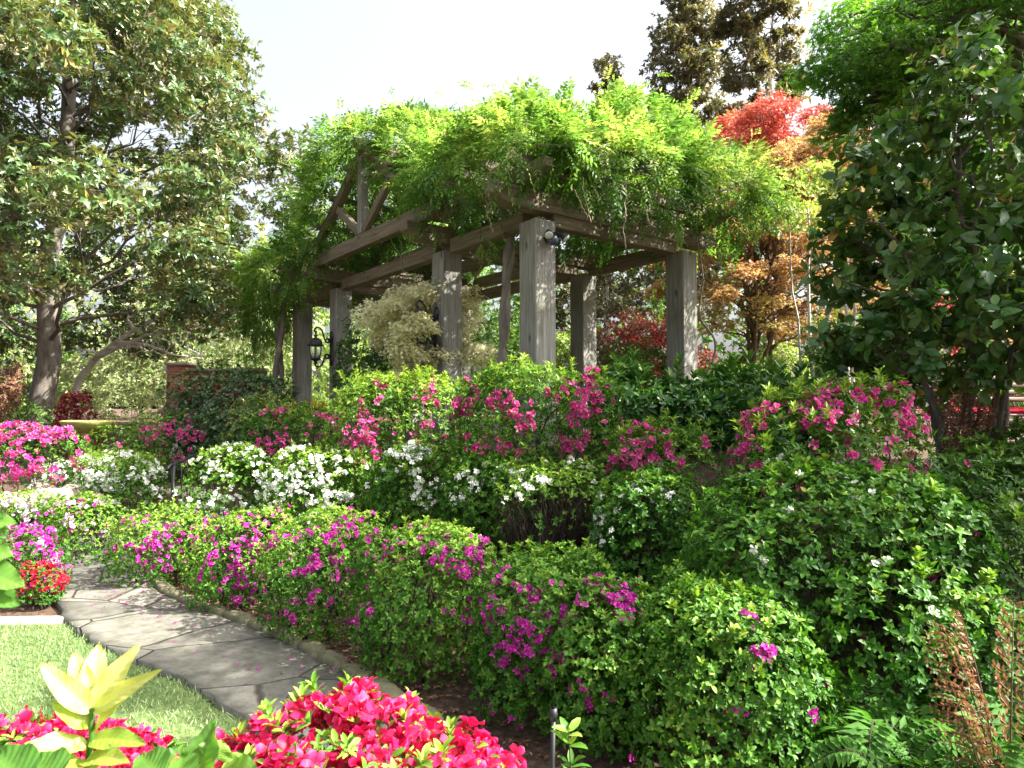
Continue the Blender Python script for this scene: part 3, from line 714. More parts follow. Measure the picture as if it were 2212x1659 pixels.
wisteria('wisteria', 'wisteria mounded over the near end of the pergola, twisted stem by the corner post', near_blobs, near_hang, 15500, 21,
         [(np.concatenate([twist((tb[0], tb[1], gz(tb[0], tb[1]) - .05), tm, .03, 1.2, 0), twist(tm, tt_, .03, .8, 1.2)[1:], [pw(.3, 1.2, 4.3)]]), .055, .045),
          (np.concatenate([twist((tb[0], tb[1], gz(tb[0], tb[1]) - .05), tm, .045, 1.2, 3.1), twist(tm, tt_, .04, .8, 4.3)[1:], [pw(.1, .9, 4.3)]]), .038, .03),
          (np.array([at(1522, 822, 8.6), at(1545, 770, 8.6), at(1548, 735, 8.6), at(1525, 705, 8.6), at(1510, 690, 8.65), at(1513, 640, 8.75), at(1522, 600, 8.8), at(1510, 545, 8.85), at(1500, 480, 8.9)]), .016, .01)],
         [[at(1252, 350, 7.2), at(1262, 420, 7.1), at(1275, 480, 7.1)], [at(1350, 380, 7.3), at(1352, 440, 7.25), at(1349, 500, 7.25), at(1352, 540, 7.25)],
          [at(1240, 410, 7.1), at(1256, 440, 7.1), at(1268, 470, 7.1)], [at(1048, 420, 7.4), at(1053, 460, 7.4), at(1063, 500, 7.4)], [at(1395, 440, 7.4), at(1400, 480, 7.4), at(1416, 492, 7.4)]], (tb[0], tb[1], 0))
far_blobs = [(.1, 4.0, 5.62, .6, .75, .36), (.7, 3.7, 5.6, 1.0, 1.0, .5), (1.6, 4.2, 5.65, 1.2, 1.1, .5), (.5, 5.1, 5.0, .75, .6, .6), (-.25, 3.9, 5.75, .35, .6, .24), (-.1, 5.75, 4.6, .5, .45, .6), (-.22, 5.6, 5.0, .42, .5, .6), (.05, 5.9, 5.25, .6, .55, .55), (-.2, 5.2, 5.4, .3, .4, .3), (-.25, 6.0, 4.7, .4, .5, .5), (-.15, 4.75, 5.75, .42, .5, .34), (.1, 5.2, 5.55, .5, .5, .4), (.6, 6.2, 4.75, 1.0, .9, .6),
             (-.2, 6.5, 4.4, .6, .7, .5), (.9, 7.2, 4.4, 1.3, .9, .5), (-.3, 7.3, 4.25, .55, .7, .42), (-.3, 8.1, 4.05, .55, .7, .5), (.1, 8.7, 3.75, .6, .6, .5), (1.8, 8.0, 4.2, 1.0, .8, .5), (2.4, 6.5, 4.7, 1.2, 1.2, .6),
             (-.4, 8.5, 3.5, .45, .5, .5), (.05, 5.3, 5.1, .4, .45, .5), (-.3, 5.25, 4.95, .22, .32, .42), (.15, 3.05, 5.3, .5, .5, .42), (1.2, 2.9, 5.3, 1.1, .8, .5), (2.6, 3.8, 5.55, .9, 1.2, .5)]
far_hang = [(-.4, 5.75, 4.3, .5, .18, 40), (-.45, 6.6, 4.15, .5, .22, 40), (-.4, 7.5, 4.0, .5, .25, 50), (-.45, 8.3, 3.7, .7, .3, 80), (-.3, 9.0, 3.5, .9, .3, 80), (-.5, 8.1, 3.3, .6, .14, 40), (-.3, 5.3, 4.8, .4, .15, 30), (1.6, 7.9, 3.3, .5, .25, 30), (2.6, 5.2, 3.4, .5, .25, 30)]
lb = at(600, 812, 13.4)
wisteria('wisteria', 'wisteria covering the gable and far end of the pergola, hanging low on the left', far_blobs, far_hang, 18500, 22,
         [(np.concatenate([twist((lb[0], lb[1], gz(lb[0], lb[1]) - .05), (lb[0] + .03, lb[1], 3.2), .06, 1.0, 0), [pw(-.2, 7.6, 4.2)]]), .065, .05),
          (np.concatenate([twist((lb[0], lb[1], gz(lb[0], lb[1]) - .05), (lb[0] + .03, lb[1], 3.2), .06, 1.0, 3.1), [pw(.1, 8.0, 4.2)]]), .055, .04)],
         [[at(790, 390, 10.3), at(868, 560, 10.0), at(872, 590, 10.0)], [at(866, 520, 10.2), at(877, 570, 10.2), at(880, 600, 10.2)]], (lb[0], lb[1], 0))

# ------------------------------------------------------------------ azaleas
def flower_mesh(name, mat, seed, nfl, size, frilly=.9, openness=50):
    """a truss of open azalea flowers, local +Z outwards"""
    rng = np.random.default_rng(seed); mb = MB()
    for f in range(nfl):
        c = np.array([rng.normal(0, .75 * size), rng.normal(0, .75 * size), rng.uniform(-.4, .3) * size]) if nfl > 1 else np.zeros(3)
        ax = unit(np.array([c[0] * .9 + rng.normal(0, .4) * size, c[1] * .9 + rng.normal(0, .4) * size, .75 * size])[None])[0]
        e1, e2 = frame_of(ax[None]); e1, e2 = e1[0], e2[0]; a0 = rng.uniform(0, 6.28); base = c - ax * size * .35
        sz = size * rng.uniform(.8, 1.15)
        for k in range(5):
            a = a0 + k * 2 * np.pi / 5 + rng.normal(0, .08); rad = e1 * math.cos(a) + e2 * math.sin(a); tan = np.cross(ax, rad)
            th = math.radians(openness + rng.normal(0, 12))
            u = ax * math.cos(th) + rad * math.sin(th); nn = ax * math.sin(th) - rad * math.cos(th)
            wv = rng.normal(0, frilly * .12 * sz, 5)
            V = [base + ax * .12 * sz, base + u * .5 * sz - tan * .27 * sz + nn * (.0 * sz + wv[0]), base + u * .5 * sz + tan * .27 * sz + nn * wv[1],
                 base + u * .86 * sz - tan * .30 * sz - nn * (.08 * sz + wv[2]), base + u * .86 * sz + tan * .30 * sz - nn * (.08 * sz - wv[3]), base + u * 1.04 * sz - nn * (.16 * sz + wv[4])]
            mb.add(V, [(0, 2, 1), (1, 2, 4), (1, 4, 3), (3, 4, 5)], np.clip(np.array([.2, .5, .55, .8]) + rng.normal(0, .15), 0, 1))
        for k in range(4):
            a = rng.uniform(0, 6.28); d = unit((ax + .25 * (e1 * math.cos(a) + e2 * math.sin(a)))[None])[0]
            q = base + d * sz * .8; mb.add([base, base + e1 * .015 * sz, q], [(0, 1, 2)], 1.0)
    me_o = mb.build(name, mat); me = me_o.data; bpy.data.objects.remove(me_o); return me

FL = {}
for key, sz, nf in (('magenta', .0215, (1, 2, 3, 4, 5)), ('pink', .034, (1, 1, 2, 3, 4)), ('white', .027, (1, 2, 2, 3, 5)), ('red', .033, (2, 3, 3, 4, 4)), ('scarlet', .024, (2, 3, 4)), ('lavender', .025, (2, 3, 4))):
    FL[key] = [flower_mesh('blossom', M[key], 50 + i, k, sz) for i, k in enumerate(nf)]

def turn_to(n, rng):
    q = Vector(n).to_track_quat('Z', 'Y'); return (q @ Matrix.Rotation(rng.uniform(0, 6.28), 3, 'Z').to_quaternion()).to_euler()

def add_blossoms(root, P, N, colour, n, rng, spots=None, up=None, scale=1.0, maxn=100):
    """blossoms on the shrub's skin, thick about the given spots (frame x, y, radius, weight)"""
    px, py = project(P)
    toCam = unit(np.array([0, 0, EYE]) - P); wgt = np.clip((N * toCam).sum(1) + .35, 0, 1)
    cl_ = np.clip(lump(P, 7.0, ORG[root][0]) * 1.4 + .35, .02, 1); wgt = wgt * cl_
    if spots:
        m = np.zeros(len(P))
        for (sx, sy, sr, sw) in spots: m = np.maximum(m, sw * np.exp(-(((px - sx) ** 2 + (py - sy) ** 2) / (2 * sr * sr))))
        wgt = wgt * (m ** 1.25 + .004)
    if up is not None: wgt = wgt * np.clip(up[0] + up[1] * N[:, 2], 0, 1)
    if wgt.sum() <= 0: return
    n = min(n, int((wgt > 1e-6).sum()))
    idx = rng.choice(len(P), n, replace=False, p=wgt / wgt.sum())
    for c, i in enumerate(idx[:maxn]):
        o = bpy.data.objects.new('blossom', FL[colour][rng.integers(len(FL[colour]))]); put(o, root)
        o.location = P[i] + N[i] * .012 - ORG[root]; o.rotation_euler = turn_to(N[i] + rng.normal(0, .25, 3) + (0, -.15, .1), rng)
        s = scale * rng.uniform(.8, 1.15); o.scale = (s, s, s)
    if n > maxn:
        mb = MB()
        for i in idx[maxn:]:
            me = FL[colour][rng.integers(len(FL[colour]))]
            V = np.empty(len(me.vertices) * 3, np.float32); me.vertices.foreach_get('co', V); F = np.empty(len(me.polygons) * 3, np.int32); me.polygons.foreach_get('vertices', F)
            T = np.empty(len(me.polygons), np.float32); me.attributes['tone'].data.foreach_get('value', T)
            Rm = np.array(turn_to(N[i] + rng.normal(0, .25, 3), rng).to_matrix()); s = scale * rng.uniform(.8, 1.15)
            mb.add(V.reshape(-1, 3) @ Rm.T * s + P[i] + N[i] * .01, F.reshape(-1, 3), T)
        o = mb.build('blossom_cover', FL[colour][0].materials[0], root); o['kind'] = 'stuff'

def twigs(mb, base, tips, rng, r0=.012, r1=.003, n=5, amp=.05):
    for t in tips:
        b = np.array(base) + rng.normal(0, .06, 3) * (1, 1, 0)
        tube(mb, wavy(b, t, rng, n, amp, .05), np.linspace(r0, r1, n), 5, cap=False)

def shrub(name, label, cat, group, blobs, seed, n, L=.032, W=.5, nw=5, mat='azalea', T=KITE, p=3.0, rough=.03, freq=6, inward=.3, base=None,
          flowers=None, tone=(.5, .3), stems=14, sprigs=0, tilt=(36, 86), floor=.05, open_below=None, stem_mat='twig'):
    rng = np.random.default_rng(seed)
    B = np.asarray(blobs, float).reshape(-1, 6)
    bx, by = (B[0, 0], B[0, 1]) if base is None else base
    root = thing(name, label, cat, (bx, by, gz(bx, by)), group)
    P, N = blob_points(B, n, rng, inward, p, rough, freq, .8, lambda x, y: ground(x, y) + floor)
    if open_below is not None:                            # bare lower part: drop most shoots under this height
        z0, keep = open_below; P_, N_ = P, N
        k = (P[:, 2] > z0 + .06 * lump(P, 6, 2.0)) | (rng.uniform(size=len(P)) < keep); P, N = P[k], N[k]
    A = unit(N + np.array([0, 0, .4]) + rng.normal(0, .36, N.shape))
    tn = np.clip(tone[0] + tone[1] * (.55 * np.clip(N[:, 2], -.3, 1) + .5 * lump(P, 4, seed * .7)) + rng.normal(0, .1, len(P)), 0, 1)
    mb = MB(); whorls(mb, P, A, nw, L * rng.uniform(.75, 1.15, len(P)), W, T, tn, rng, tilt)
    # inner leaves and a few proud new shoots
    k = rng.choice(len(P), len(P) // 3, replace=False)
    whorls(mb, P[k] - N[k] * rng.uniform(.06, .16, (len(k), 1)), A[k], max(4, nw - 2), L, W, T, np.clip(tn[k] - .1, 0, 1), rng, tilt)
    if sprigs:
        top = np.where(N[:, 2] > .35)[0]
        if len(top):
            k = rng.choice(top, min(sprigs, len(top)), replace=False); h = rng.uniform(.02, .07, (len(k), 1)) * (L / .035)
            for f in (.35, .7, 1.0): whorls(mb, P[k] + A[k] * h * f, unit(A[k] + (0, 0, 1.2)), 5, L * 1.15, W * .9, T, np.clip(tn[k] + .3, 0, 1), rng, (25, 62))
    mb.build('foliage', M[mat], root)
    if stems:
        mb = MB(); k = rng.choice(len(P), min(stems, len(P)), replace=False)
        c = np.array([bx, by, gz(bx, by) - .03])
        for i in k:
            b = c + np.array([(P[i, 0] - c[0]) * .55, (P[i, 1] - c[1]) * .55, 0]); b[2] = gz(b[0], b[1]) - .02
            tube(mb, wavy(b, P[i] - N[i] * .04, rng, 6, .06, .04), np.linspace(.011, .003, 6), 5, cap=False)
        mb.build('branches', M[stem_mat], root)
    for f in (flowers or []):
        add_blossoms(root, P, N, f[0], f[1], rng, f[2] if len(f) > 2 else None, f[3] if len(f) > 3 else None, f[4] if len(f) > 4 else 1.0)
    return root, P, N

def dome(px, top, d, rx, ry, low=0.0, lumps=4, seed=0, zr=None, lr=.42):
    """blobs of a clipped rounded shrub: centre column px, top row `top`, d metres ahead"""
    rng = np.random.default_rng(seed + 900)
    c = at(px, top, d); zt = c[2]; g = gz(c[0], c[1]) + low; h = max(zt - g, .25)
    B = [(c[0], c[1], g + h * .38, rx, ry, h * .62)]
    for i in range(lumps):
        a = rng.uniform(0, 6.28); q = rng.uniform(.35, .75)
        B.append((c[0] + rx * q * math.cos(a), c[1] + ry * q * math.sin(a), g + h * rng.uniform(.5, .72), rx * lr * rng.uniform(.8, 1.1), ry * lr * rng.uniform(.8, 1.1), h * .33))
    return B

G1 = 'magenta azaleas of the front hedge'; G2 = 'white azaleas of the middle row'; G3 = 'pink azaleas of the upper row'
MG = 'magenta'
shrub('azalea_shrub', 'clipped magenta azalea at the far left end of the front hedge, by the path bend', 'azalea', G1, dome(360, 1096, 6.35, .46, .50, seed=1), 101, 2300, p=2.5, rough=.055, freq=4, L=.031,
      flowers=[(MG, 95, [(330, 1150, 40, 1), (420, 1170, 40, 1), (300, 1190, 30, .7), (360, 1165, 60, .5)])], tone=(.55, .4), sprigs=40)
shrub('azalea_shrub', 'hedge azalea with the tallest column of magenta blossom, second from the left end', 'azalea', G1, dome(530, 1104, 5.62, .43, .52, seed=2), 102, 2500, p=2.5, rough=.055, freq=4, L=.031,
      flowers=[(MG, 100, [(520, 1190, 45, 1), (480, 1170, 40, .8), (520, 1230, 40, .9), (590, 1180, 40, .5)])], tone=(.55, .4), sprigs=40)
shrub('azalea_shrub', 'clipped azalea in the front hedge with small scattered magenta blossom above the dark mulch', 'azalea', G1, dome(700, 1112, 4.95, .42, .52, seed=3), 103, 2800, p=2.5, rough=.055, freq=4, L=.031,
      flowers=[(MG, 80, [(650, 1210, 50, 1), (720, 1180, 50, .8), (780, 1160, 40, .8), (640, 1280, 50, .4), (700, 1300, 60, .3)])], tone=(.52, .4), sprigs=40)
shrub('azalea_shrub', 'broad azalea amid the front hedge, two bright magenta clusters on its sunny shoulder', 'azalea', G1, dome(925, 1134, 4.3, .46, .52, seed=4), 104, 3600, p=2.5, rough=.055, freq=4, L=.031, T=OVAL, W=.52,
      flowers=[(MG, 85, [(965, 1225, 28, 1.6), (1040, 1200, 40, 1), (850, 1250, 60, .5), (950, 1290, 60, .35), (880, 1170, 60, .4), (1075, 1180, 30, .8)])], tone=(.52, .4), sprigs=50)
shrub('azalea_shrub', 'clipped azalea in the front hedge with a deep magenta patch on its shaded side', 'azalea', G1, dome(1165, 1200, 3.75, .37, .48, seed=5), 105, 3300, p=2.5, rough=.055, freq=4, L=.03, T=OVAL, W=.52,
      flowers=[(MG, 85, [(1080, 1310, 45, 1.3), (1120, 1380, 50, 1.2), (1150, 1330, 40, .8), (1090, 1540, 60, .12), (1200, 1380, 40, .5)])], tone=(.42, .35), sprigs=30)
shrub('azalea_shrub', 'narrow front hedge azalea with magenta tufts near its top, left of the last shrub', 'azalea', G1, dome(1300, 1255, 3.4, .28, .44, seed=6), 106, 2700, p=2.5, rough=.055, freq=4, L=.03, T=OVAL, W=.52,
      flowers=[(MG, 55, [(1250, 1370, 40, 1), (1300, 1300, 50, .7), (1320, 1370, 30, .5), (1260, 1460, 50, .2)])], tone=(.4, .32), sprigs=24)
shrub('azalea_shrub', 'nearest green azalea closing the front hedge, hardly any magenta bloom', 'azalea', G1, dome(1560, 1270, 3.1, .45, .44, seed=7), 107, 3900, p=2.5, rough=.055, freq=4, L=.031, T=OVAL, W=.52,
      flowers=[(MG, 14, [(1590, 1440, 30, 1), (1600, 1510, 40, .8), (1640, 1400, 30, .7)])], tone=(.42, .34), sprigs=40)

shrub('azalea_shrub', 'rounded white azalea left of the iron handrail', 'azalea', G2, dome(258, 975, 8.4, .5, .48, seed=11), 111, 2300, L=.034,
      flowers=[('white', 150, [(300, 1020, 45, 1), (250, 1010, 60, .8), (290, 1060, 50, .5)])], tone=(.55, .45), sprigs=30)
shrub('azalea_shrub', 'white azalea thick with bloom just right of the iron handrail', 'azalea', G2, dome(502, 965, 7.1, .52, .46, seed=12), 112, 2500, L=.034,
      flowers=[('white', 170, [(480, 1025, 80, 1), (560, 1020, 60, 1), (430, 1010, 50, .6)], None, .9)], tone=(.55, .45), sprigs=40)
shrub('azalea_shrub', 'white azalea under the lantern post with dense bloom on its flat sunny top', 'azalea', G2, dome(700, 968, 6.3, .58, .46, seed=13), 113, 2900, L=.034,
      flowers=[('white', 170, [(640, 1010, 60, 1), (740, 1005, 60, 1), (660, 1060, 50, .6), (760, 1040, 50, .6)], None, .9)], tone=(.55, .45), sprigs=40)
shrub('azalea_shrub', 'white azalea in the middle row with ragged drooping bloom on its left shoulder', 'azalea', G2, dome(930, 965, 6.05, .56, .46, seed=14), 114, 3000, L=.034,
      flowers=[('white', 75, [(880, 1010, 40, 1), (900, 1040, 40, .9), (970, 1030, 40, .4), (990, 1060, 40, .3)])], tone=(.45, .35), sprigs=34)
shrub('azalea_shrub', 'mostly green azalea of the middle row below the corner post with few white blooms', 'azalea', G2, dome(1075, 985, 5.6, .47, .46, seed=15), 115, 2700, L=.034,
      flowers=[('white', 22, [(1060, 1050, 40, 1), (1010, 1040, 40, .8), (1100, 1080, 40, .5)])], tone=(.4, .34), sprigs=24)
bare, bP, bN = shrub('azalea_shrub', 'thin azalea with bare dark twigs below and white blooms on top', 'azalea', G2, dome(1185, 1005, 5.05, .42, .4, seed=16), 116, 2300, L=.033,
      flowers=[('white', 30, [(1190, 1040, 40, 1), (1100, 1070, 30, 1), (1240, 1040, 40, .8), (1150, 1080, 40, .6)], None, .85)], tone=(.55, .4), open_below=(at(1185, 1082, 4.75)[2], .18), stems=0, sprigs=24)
def bare_twigs():
    rng = np.random.default_rng(60); mb = MB(); c = ORG[bare]
    for i in range(330):
        a = rng.uniform(0, 6.28); q = math.sqrt(rng.uniform(.1, 1)); b = c + np.array([.28 * q * math.cos(a), .26 * q * math.sin(a), 0]); b[2] = gz(b[0], b[1])
        t = c + np.array([.40 * q * math.cos(a + rng.normal(0, .25)), .38 * q * math.sin(a + rng.normal(0, .25)), rng.uniform(.35, .66)])
        tube(mb, wavy(b, t, rng, 6, .05), np.linspace(.007, .002, 6), 4, cap=False)
    mb.build('branches', M['twig'], bare)
bare_twigs()
shrub('azalea_shrub', 'dark green azalea right of the bare one, white blooms down its left edge', 'azalea', G2, dome(1405, 1020, 4.55, .40, .42, seed=17), 117, 2600, L=.036, W=.52, T=OVAL,
      flowers=[('white', 36, [(1315, 1070, 25, 1), (1370, 1060, 30, .8), (1330, 1150, 25, .9), (1290, 1170, 20, .6), (1430, 1065, 25, .6)], None, .8)], tone=(.3, .3), sprigs=24)
big = dome(1800, 1000, 3.75, .78, .58, seed=18, lumps=7)
bc = at(1880, 1110, 3.3); big.append((bc[0] + .05, bc[1], .46, .52, .42, .46)); bc = at(1650, 1060, 3.5); big.append((bc[0], bc[1], .62, .42, .4, .46))
shrub('azalea_shrub', 'largest dark green azalea on the right with only a few single white blooms', 'azalea', G2, big, 118, 7600, L=.041, W=.52, T=OVAL,
      flowers=[('white', 9, [(1760, 1255, 14, 1), (1755, 1280, 12, .8), (1905, 1215, 14, .8), (1640, 1218, 12, .6), (1685, 1222, 10, .6)], None, .85), ('white', 14, [(1740, 1035, 50, 1), (1830, 1040, 40, .4)], None, .7)], tone=(.3, .34), sprigs=40)

PB = dict(L=.05, W=.34, mat='azalea_big', nw=6, rough=.06)
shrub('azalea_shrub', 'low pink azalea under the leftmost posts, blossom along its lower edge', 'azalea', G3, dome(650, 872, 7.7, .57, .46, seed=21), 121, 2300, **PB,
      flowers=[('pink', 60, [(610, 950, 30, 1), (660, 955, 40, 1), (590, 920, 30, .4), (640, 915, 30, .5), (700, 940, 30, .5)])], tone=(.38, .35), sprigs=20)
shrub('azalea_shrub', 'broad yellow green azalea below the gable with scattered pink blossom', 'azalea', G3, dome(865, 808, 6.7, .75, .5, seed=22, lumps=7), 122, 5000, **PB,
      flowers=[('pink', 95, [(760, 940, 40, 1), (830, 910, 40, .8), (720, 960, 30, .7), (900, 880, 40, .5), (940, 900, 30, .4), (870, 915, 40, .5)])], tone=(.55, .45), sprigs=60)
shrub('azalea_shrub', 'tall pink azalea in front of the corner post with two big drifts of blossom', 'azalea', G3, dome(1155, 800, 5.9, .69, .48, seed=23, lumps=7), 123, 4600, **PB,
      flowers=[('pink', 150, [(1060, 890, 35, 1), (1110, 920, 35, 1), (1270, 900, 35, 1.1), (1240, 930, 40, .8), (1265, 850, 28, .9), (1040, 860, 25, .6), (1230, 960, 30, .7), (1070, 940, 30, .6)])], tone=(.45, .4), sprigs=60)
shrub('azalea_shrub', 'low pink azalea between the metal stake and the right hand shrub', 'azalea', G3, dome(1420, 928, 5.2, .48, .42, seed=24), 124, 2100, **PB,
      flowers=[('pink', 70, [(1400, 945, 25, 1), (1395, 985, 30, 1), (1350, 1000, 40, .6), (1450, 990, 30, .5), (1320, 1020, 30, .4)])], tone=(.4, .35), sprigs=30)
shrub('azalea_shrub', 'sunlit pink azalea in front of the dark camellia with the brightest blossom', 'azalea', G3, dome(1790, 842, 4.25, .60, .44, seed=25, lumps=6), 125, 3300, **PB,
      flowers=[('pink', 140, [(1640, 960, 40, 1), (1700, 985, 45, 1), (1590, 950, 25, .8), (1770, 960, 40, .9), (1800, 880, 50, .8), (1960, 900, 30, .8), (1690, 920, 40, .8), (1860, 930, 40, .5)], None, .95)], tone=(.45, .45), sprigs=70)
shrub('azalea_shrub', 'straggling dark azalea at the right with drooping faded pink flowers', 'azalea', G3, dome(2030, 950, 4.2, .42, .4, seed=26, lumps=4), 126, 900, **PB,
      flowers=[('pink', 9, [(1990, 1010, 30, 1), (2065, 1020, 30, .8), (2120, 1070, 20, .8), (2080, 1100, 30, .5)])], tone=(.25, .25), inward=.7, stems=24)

# left bank
G4 = 'azaleas of the left bank'
shrub('azalea_shrub', 'hot pink azalea in full bloom at the foot of the magnolia', 'azalea', G4, dome(60, 918, 8.4, .72, .6, seed=31), 131, 1700, L=.036,
      flowers=[('magenta', 60, [(60, 975, 120, 1)], None, 1.3), ('pink', 240, [(60, 975, 120, 1)], None, 1.15)], tone=(.4, .3))
shrub('azalea_shrub', 'dazzling white azalea in full sun beside the birdbath', 'azalea', G4, dome(180, 992, 8.7, .44, .5, seed=32), 132, 1400, L=.034, flowers=[('white', 260, None, (.6, .4), 1.15)], tone=(.6, .4))
shrub('azalea_shrub', 'low clipped azalea with lavender pink bloom left of the path bend', 'azalea', G4, dome(178, 1072, 7.0, .37, .4, seed=33), 133, 1700, L=.03,
      flowers=[('magenta', 26, [(190, 1105, 60, 1)], None, .9), ('lavender', 20, [(180, 1110, 80, 1)])], tone=(.55, .45), sprigs=20)
shrub('azalea_shrub', 'pale lavender azalea behind the low clipped one on the left', 'azalea', G4, dome(55, 1062, 7.2, .38, .34, seed=34), 134, 1300, L=.03, flowers=[('lavender', 55, None, (.5, .5), 1.0)], tone=(.6, .4))
shrub('azalea_shrub', 'magenta azalea at the left edge beside the path', 'azalea', G4, dome(25, 1138, 5.8, .40, .38, seed=35), 135, 1500, L=.032, flowers=[('magenta', 170, [(40, 1190, 80, 1)], None, 1.1), ('lavender', 20)], tone=(.4, .3))
shrub('azalea_shrub', 'small scarlet azalea at the corner of the lawn and path', 'azalea', G4, dome(93, 1228, 5.5, .15, .16, seed=36, lumps=3), 136, 500, L=.026, flowers=[('scarlet', 60, None, (.7, .3))], tone=(.35, .3))
shrub('azalea_shrub', 'green azalea with one pink drift below the dark holly', 'azalea', G4, dome(385, 888, 10.3, .75, .6, seed=37), 137, 1500, L=.045, W=.36, mat='azalea_big', flowers=[('pink', 55, [(400, 935, 35, 1), (350, 945, 25, .5)], None, 1.2)], tone=(.4, .35))
shrub('azalea_shrub', 'soft green azalea by the white ones with hardly any bloom', 'azalea', G4, dome(275, 922, 10.0, .55, .5, seed=38), 138, 1200, L=.04, flowers=[('pink', 6), ('white', 4)], tone=(.55, .4))

# foreground azalea (we look over it)
fg, fP, fN = shrub('azalea_shrub', 'crimson azalea in full bloom closest to the viewer', 'azalea', None,
      [(*at(740, 1620, 1.62)[:2], .46, .26, .26, .41), (*at(600, 1620, 1.6)[:2], .44, .24, .24, .37), (*at(900, 1640, 1.6)[:2], .44, .26, .24, .38), (*at(460, 1680, 1.55)[:2], .43, .2, .2, .36), (*at(1020, 1680, 1.6)[:2], .42, .16, .2, .34)],
      140, 2600, L=.036, W=.42, flowers=[('red', 240, [(740, 1560, 200, 1), (560, 1600, 120, 1), (980, 1620, 130, .8), (430, 1590, 60, .8)], (.55, .5))], tone=(.45, .4), sprigs=30, T=OVAL, stems=10)
shrub('azalea_shrub', 'second crimson azalea low in the left foreground behind the pale rosette', 'azalea', None,
      [(*at(120, 1640, 1.9)[:2], .46, .26, .2, .27), (*at(-60, 1640, 1.9)[:2], .46, .24, .2, .25), (*at(260, 1660, 1.85)[:2], .42, .2, .2, .25)], 141, 1400, L=.036, W=.42,
      flowers=[('red', 95, [(180, 1600, 60, 1), (100, 1620, 60, .8), (250, 1600, 50, .8)], (.55, .5))], tone=(.35, .3), T=OVAL)

# ------------------------------------------------------------------ other shrubs of the bank
def ring(cx, cy, z0, z1, rx, ry, k, seed, lr=.45):
    rng = np.random.default_rng(seed + 40); h = z1 - z0; B = [(cx, cy, z0 + h * .5, rx * .85, ry * .85, h * .5)]
    for i in range(k):
        a = i * 6.28 / k + rng.uniform(-.4, .4); q = rng.uniform(.45, .75)
        B.append((cx + rx * q * math.cos(a), cy + ry * q * math.sin(a), z0 + h * rng.uniform(.35, .8), rx * lr * rng.uniform(.8, 1.2), ry * lr * rng.uniform(.8, 1.2), h * rng.uniform(.22, .34)))
    return B
c = at(1500, 805, 7.1)
for i, (px, d, top, lab) in enumerate(((1400, 7.0, 800, 'glossy dark leaved aucuba right of the metal stake below the pergola'), (1580, 7.3, 806, 'glossy aucuba in front of the right hand post'), (1700, 6.6, 815, 'broad leaved aucuba reaching towards the camellia'))):
    shrub('aucuba_shrub', lab, 'shrub', 'aucuba shrubs in front of the pergola', dome(px, top, d, .62, .5, seed=50 + i, lumps=6), 150 + i, 900, L=.115, W=.36, nw=6, mat='aucuba', T=OVAL, p=2.1, rough=.09, freq=3, inward=.6, tone=(.45, .3), sprigs=16, tilt=(30, 85), stems=16)
shrub('holly_shrub', 'dark glossy rounded evergreen shrub left of the pergola', 'shrub', None, [(*at(455, 790, 10.8)[:2], 1.45, .72, .7, .82), (*at(560, 795, 10.6)[:2], 1.45, .62, .6, .78), (*at(500, 800, 10.2)[:2], 1.2, .6, .5, .6)], 155, 3400, L=.055, W=.45, nw=6, mat='holly', tone=(.4, .4), rough=.17, freq=2.6, inward=.5, p=2.0, sprigs=60)
shrub('variegated_shrub', 'upright shrub with yellow edged leaves against the dark evergreen', 'shrub', None, [(*at(575, 850, 9.5)[:2], 1.25, .45, .4, .58), (*at(545, 860, 9.4)[:2], 1.1, .35, .35, .5), (*at(610, 870, 9.4)[:2], 1.1, .3, .3, .45)], 156, 1700, L=.05, W=.42, mat='varieg', tone=(.5, .5), rough=.08)
shrub('box_hedge', 'clipped sunlit box hedge behind the right hand post', 'hedge', None, [(*at(1610, 800, 10.2)[:2], gz(*at(1610, 800, 10.2)[:2]) + .55, .75, .5, .55)], 157, 2600, L=.022, W=.5, mat='azalea', p=4, tone=(.65, .4))

for i, (px, top, d, rx, lab) in enumerate(((2140, 985, 4.3, .42, 'dark leafy shrub filling the shade below the camellia stems'), (2215, 930, 4.9, .5, 'dark shrub at the right edge in front of the bench'), (2195, 1130, 3.6, .36, 'shaded broad leaved shrub at the right edge above the dead bracken'), (2110, 1290, 3.25, .3, 'low dark shrub between the largest azalea and the dead bracken'))):
    shrub('leafy_shrub', lab, 'shrub', 'dark understory shrubs at the right', dome(px, top, d, rx, rx * .85, seed=160 + i), 160 + i, 1100, L=.055, W=.42, nw=6, mat='bgleaf', T=KITE, rough=.07, inward=.6, tone=(.12, .25), sprigs=12)
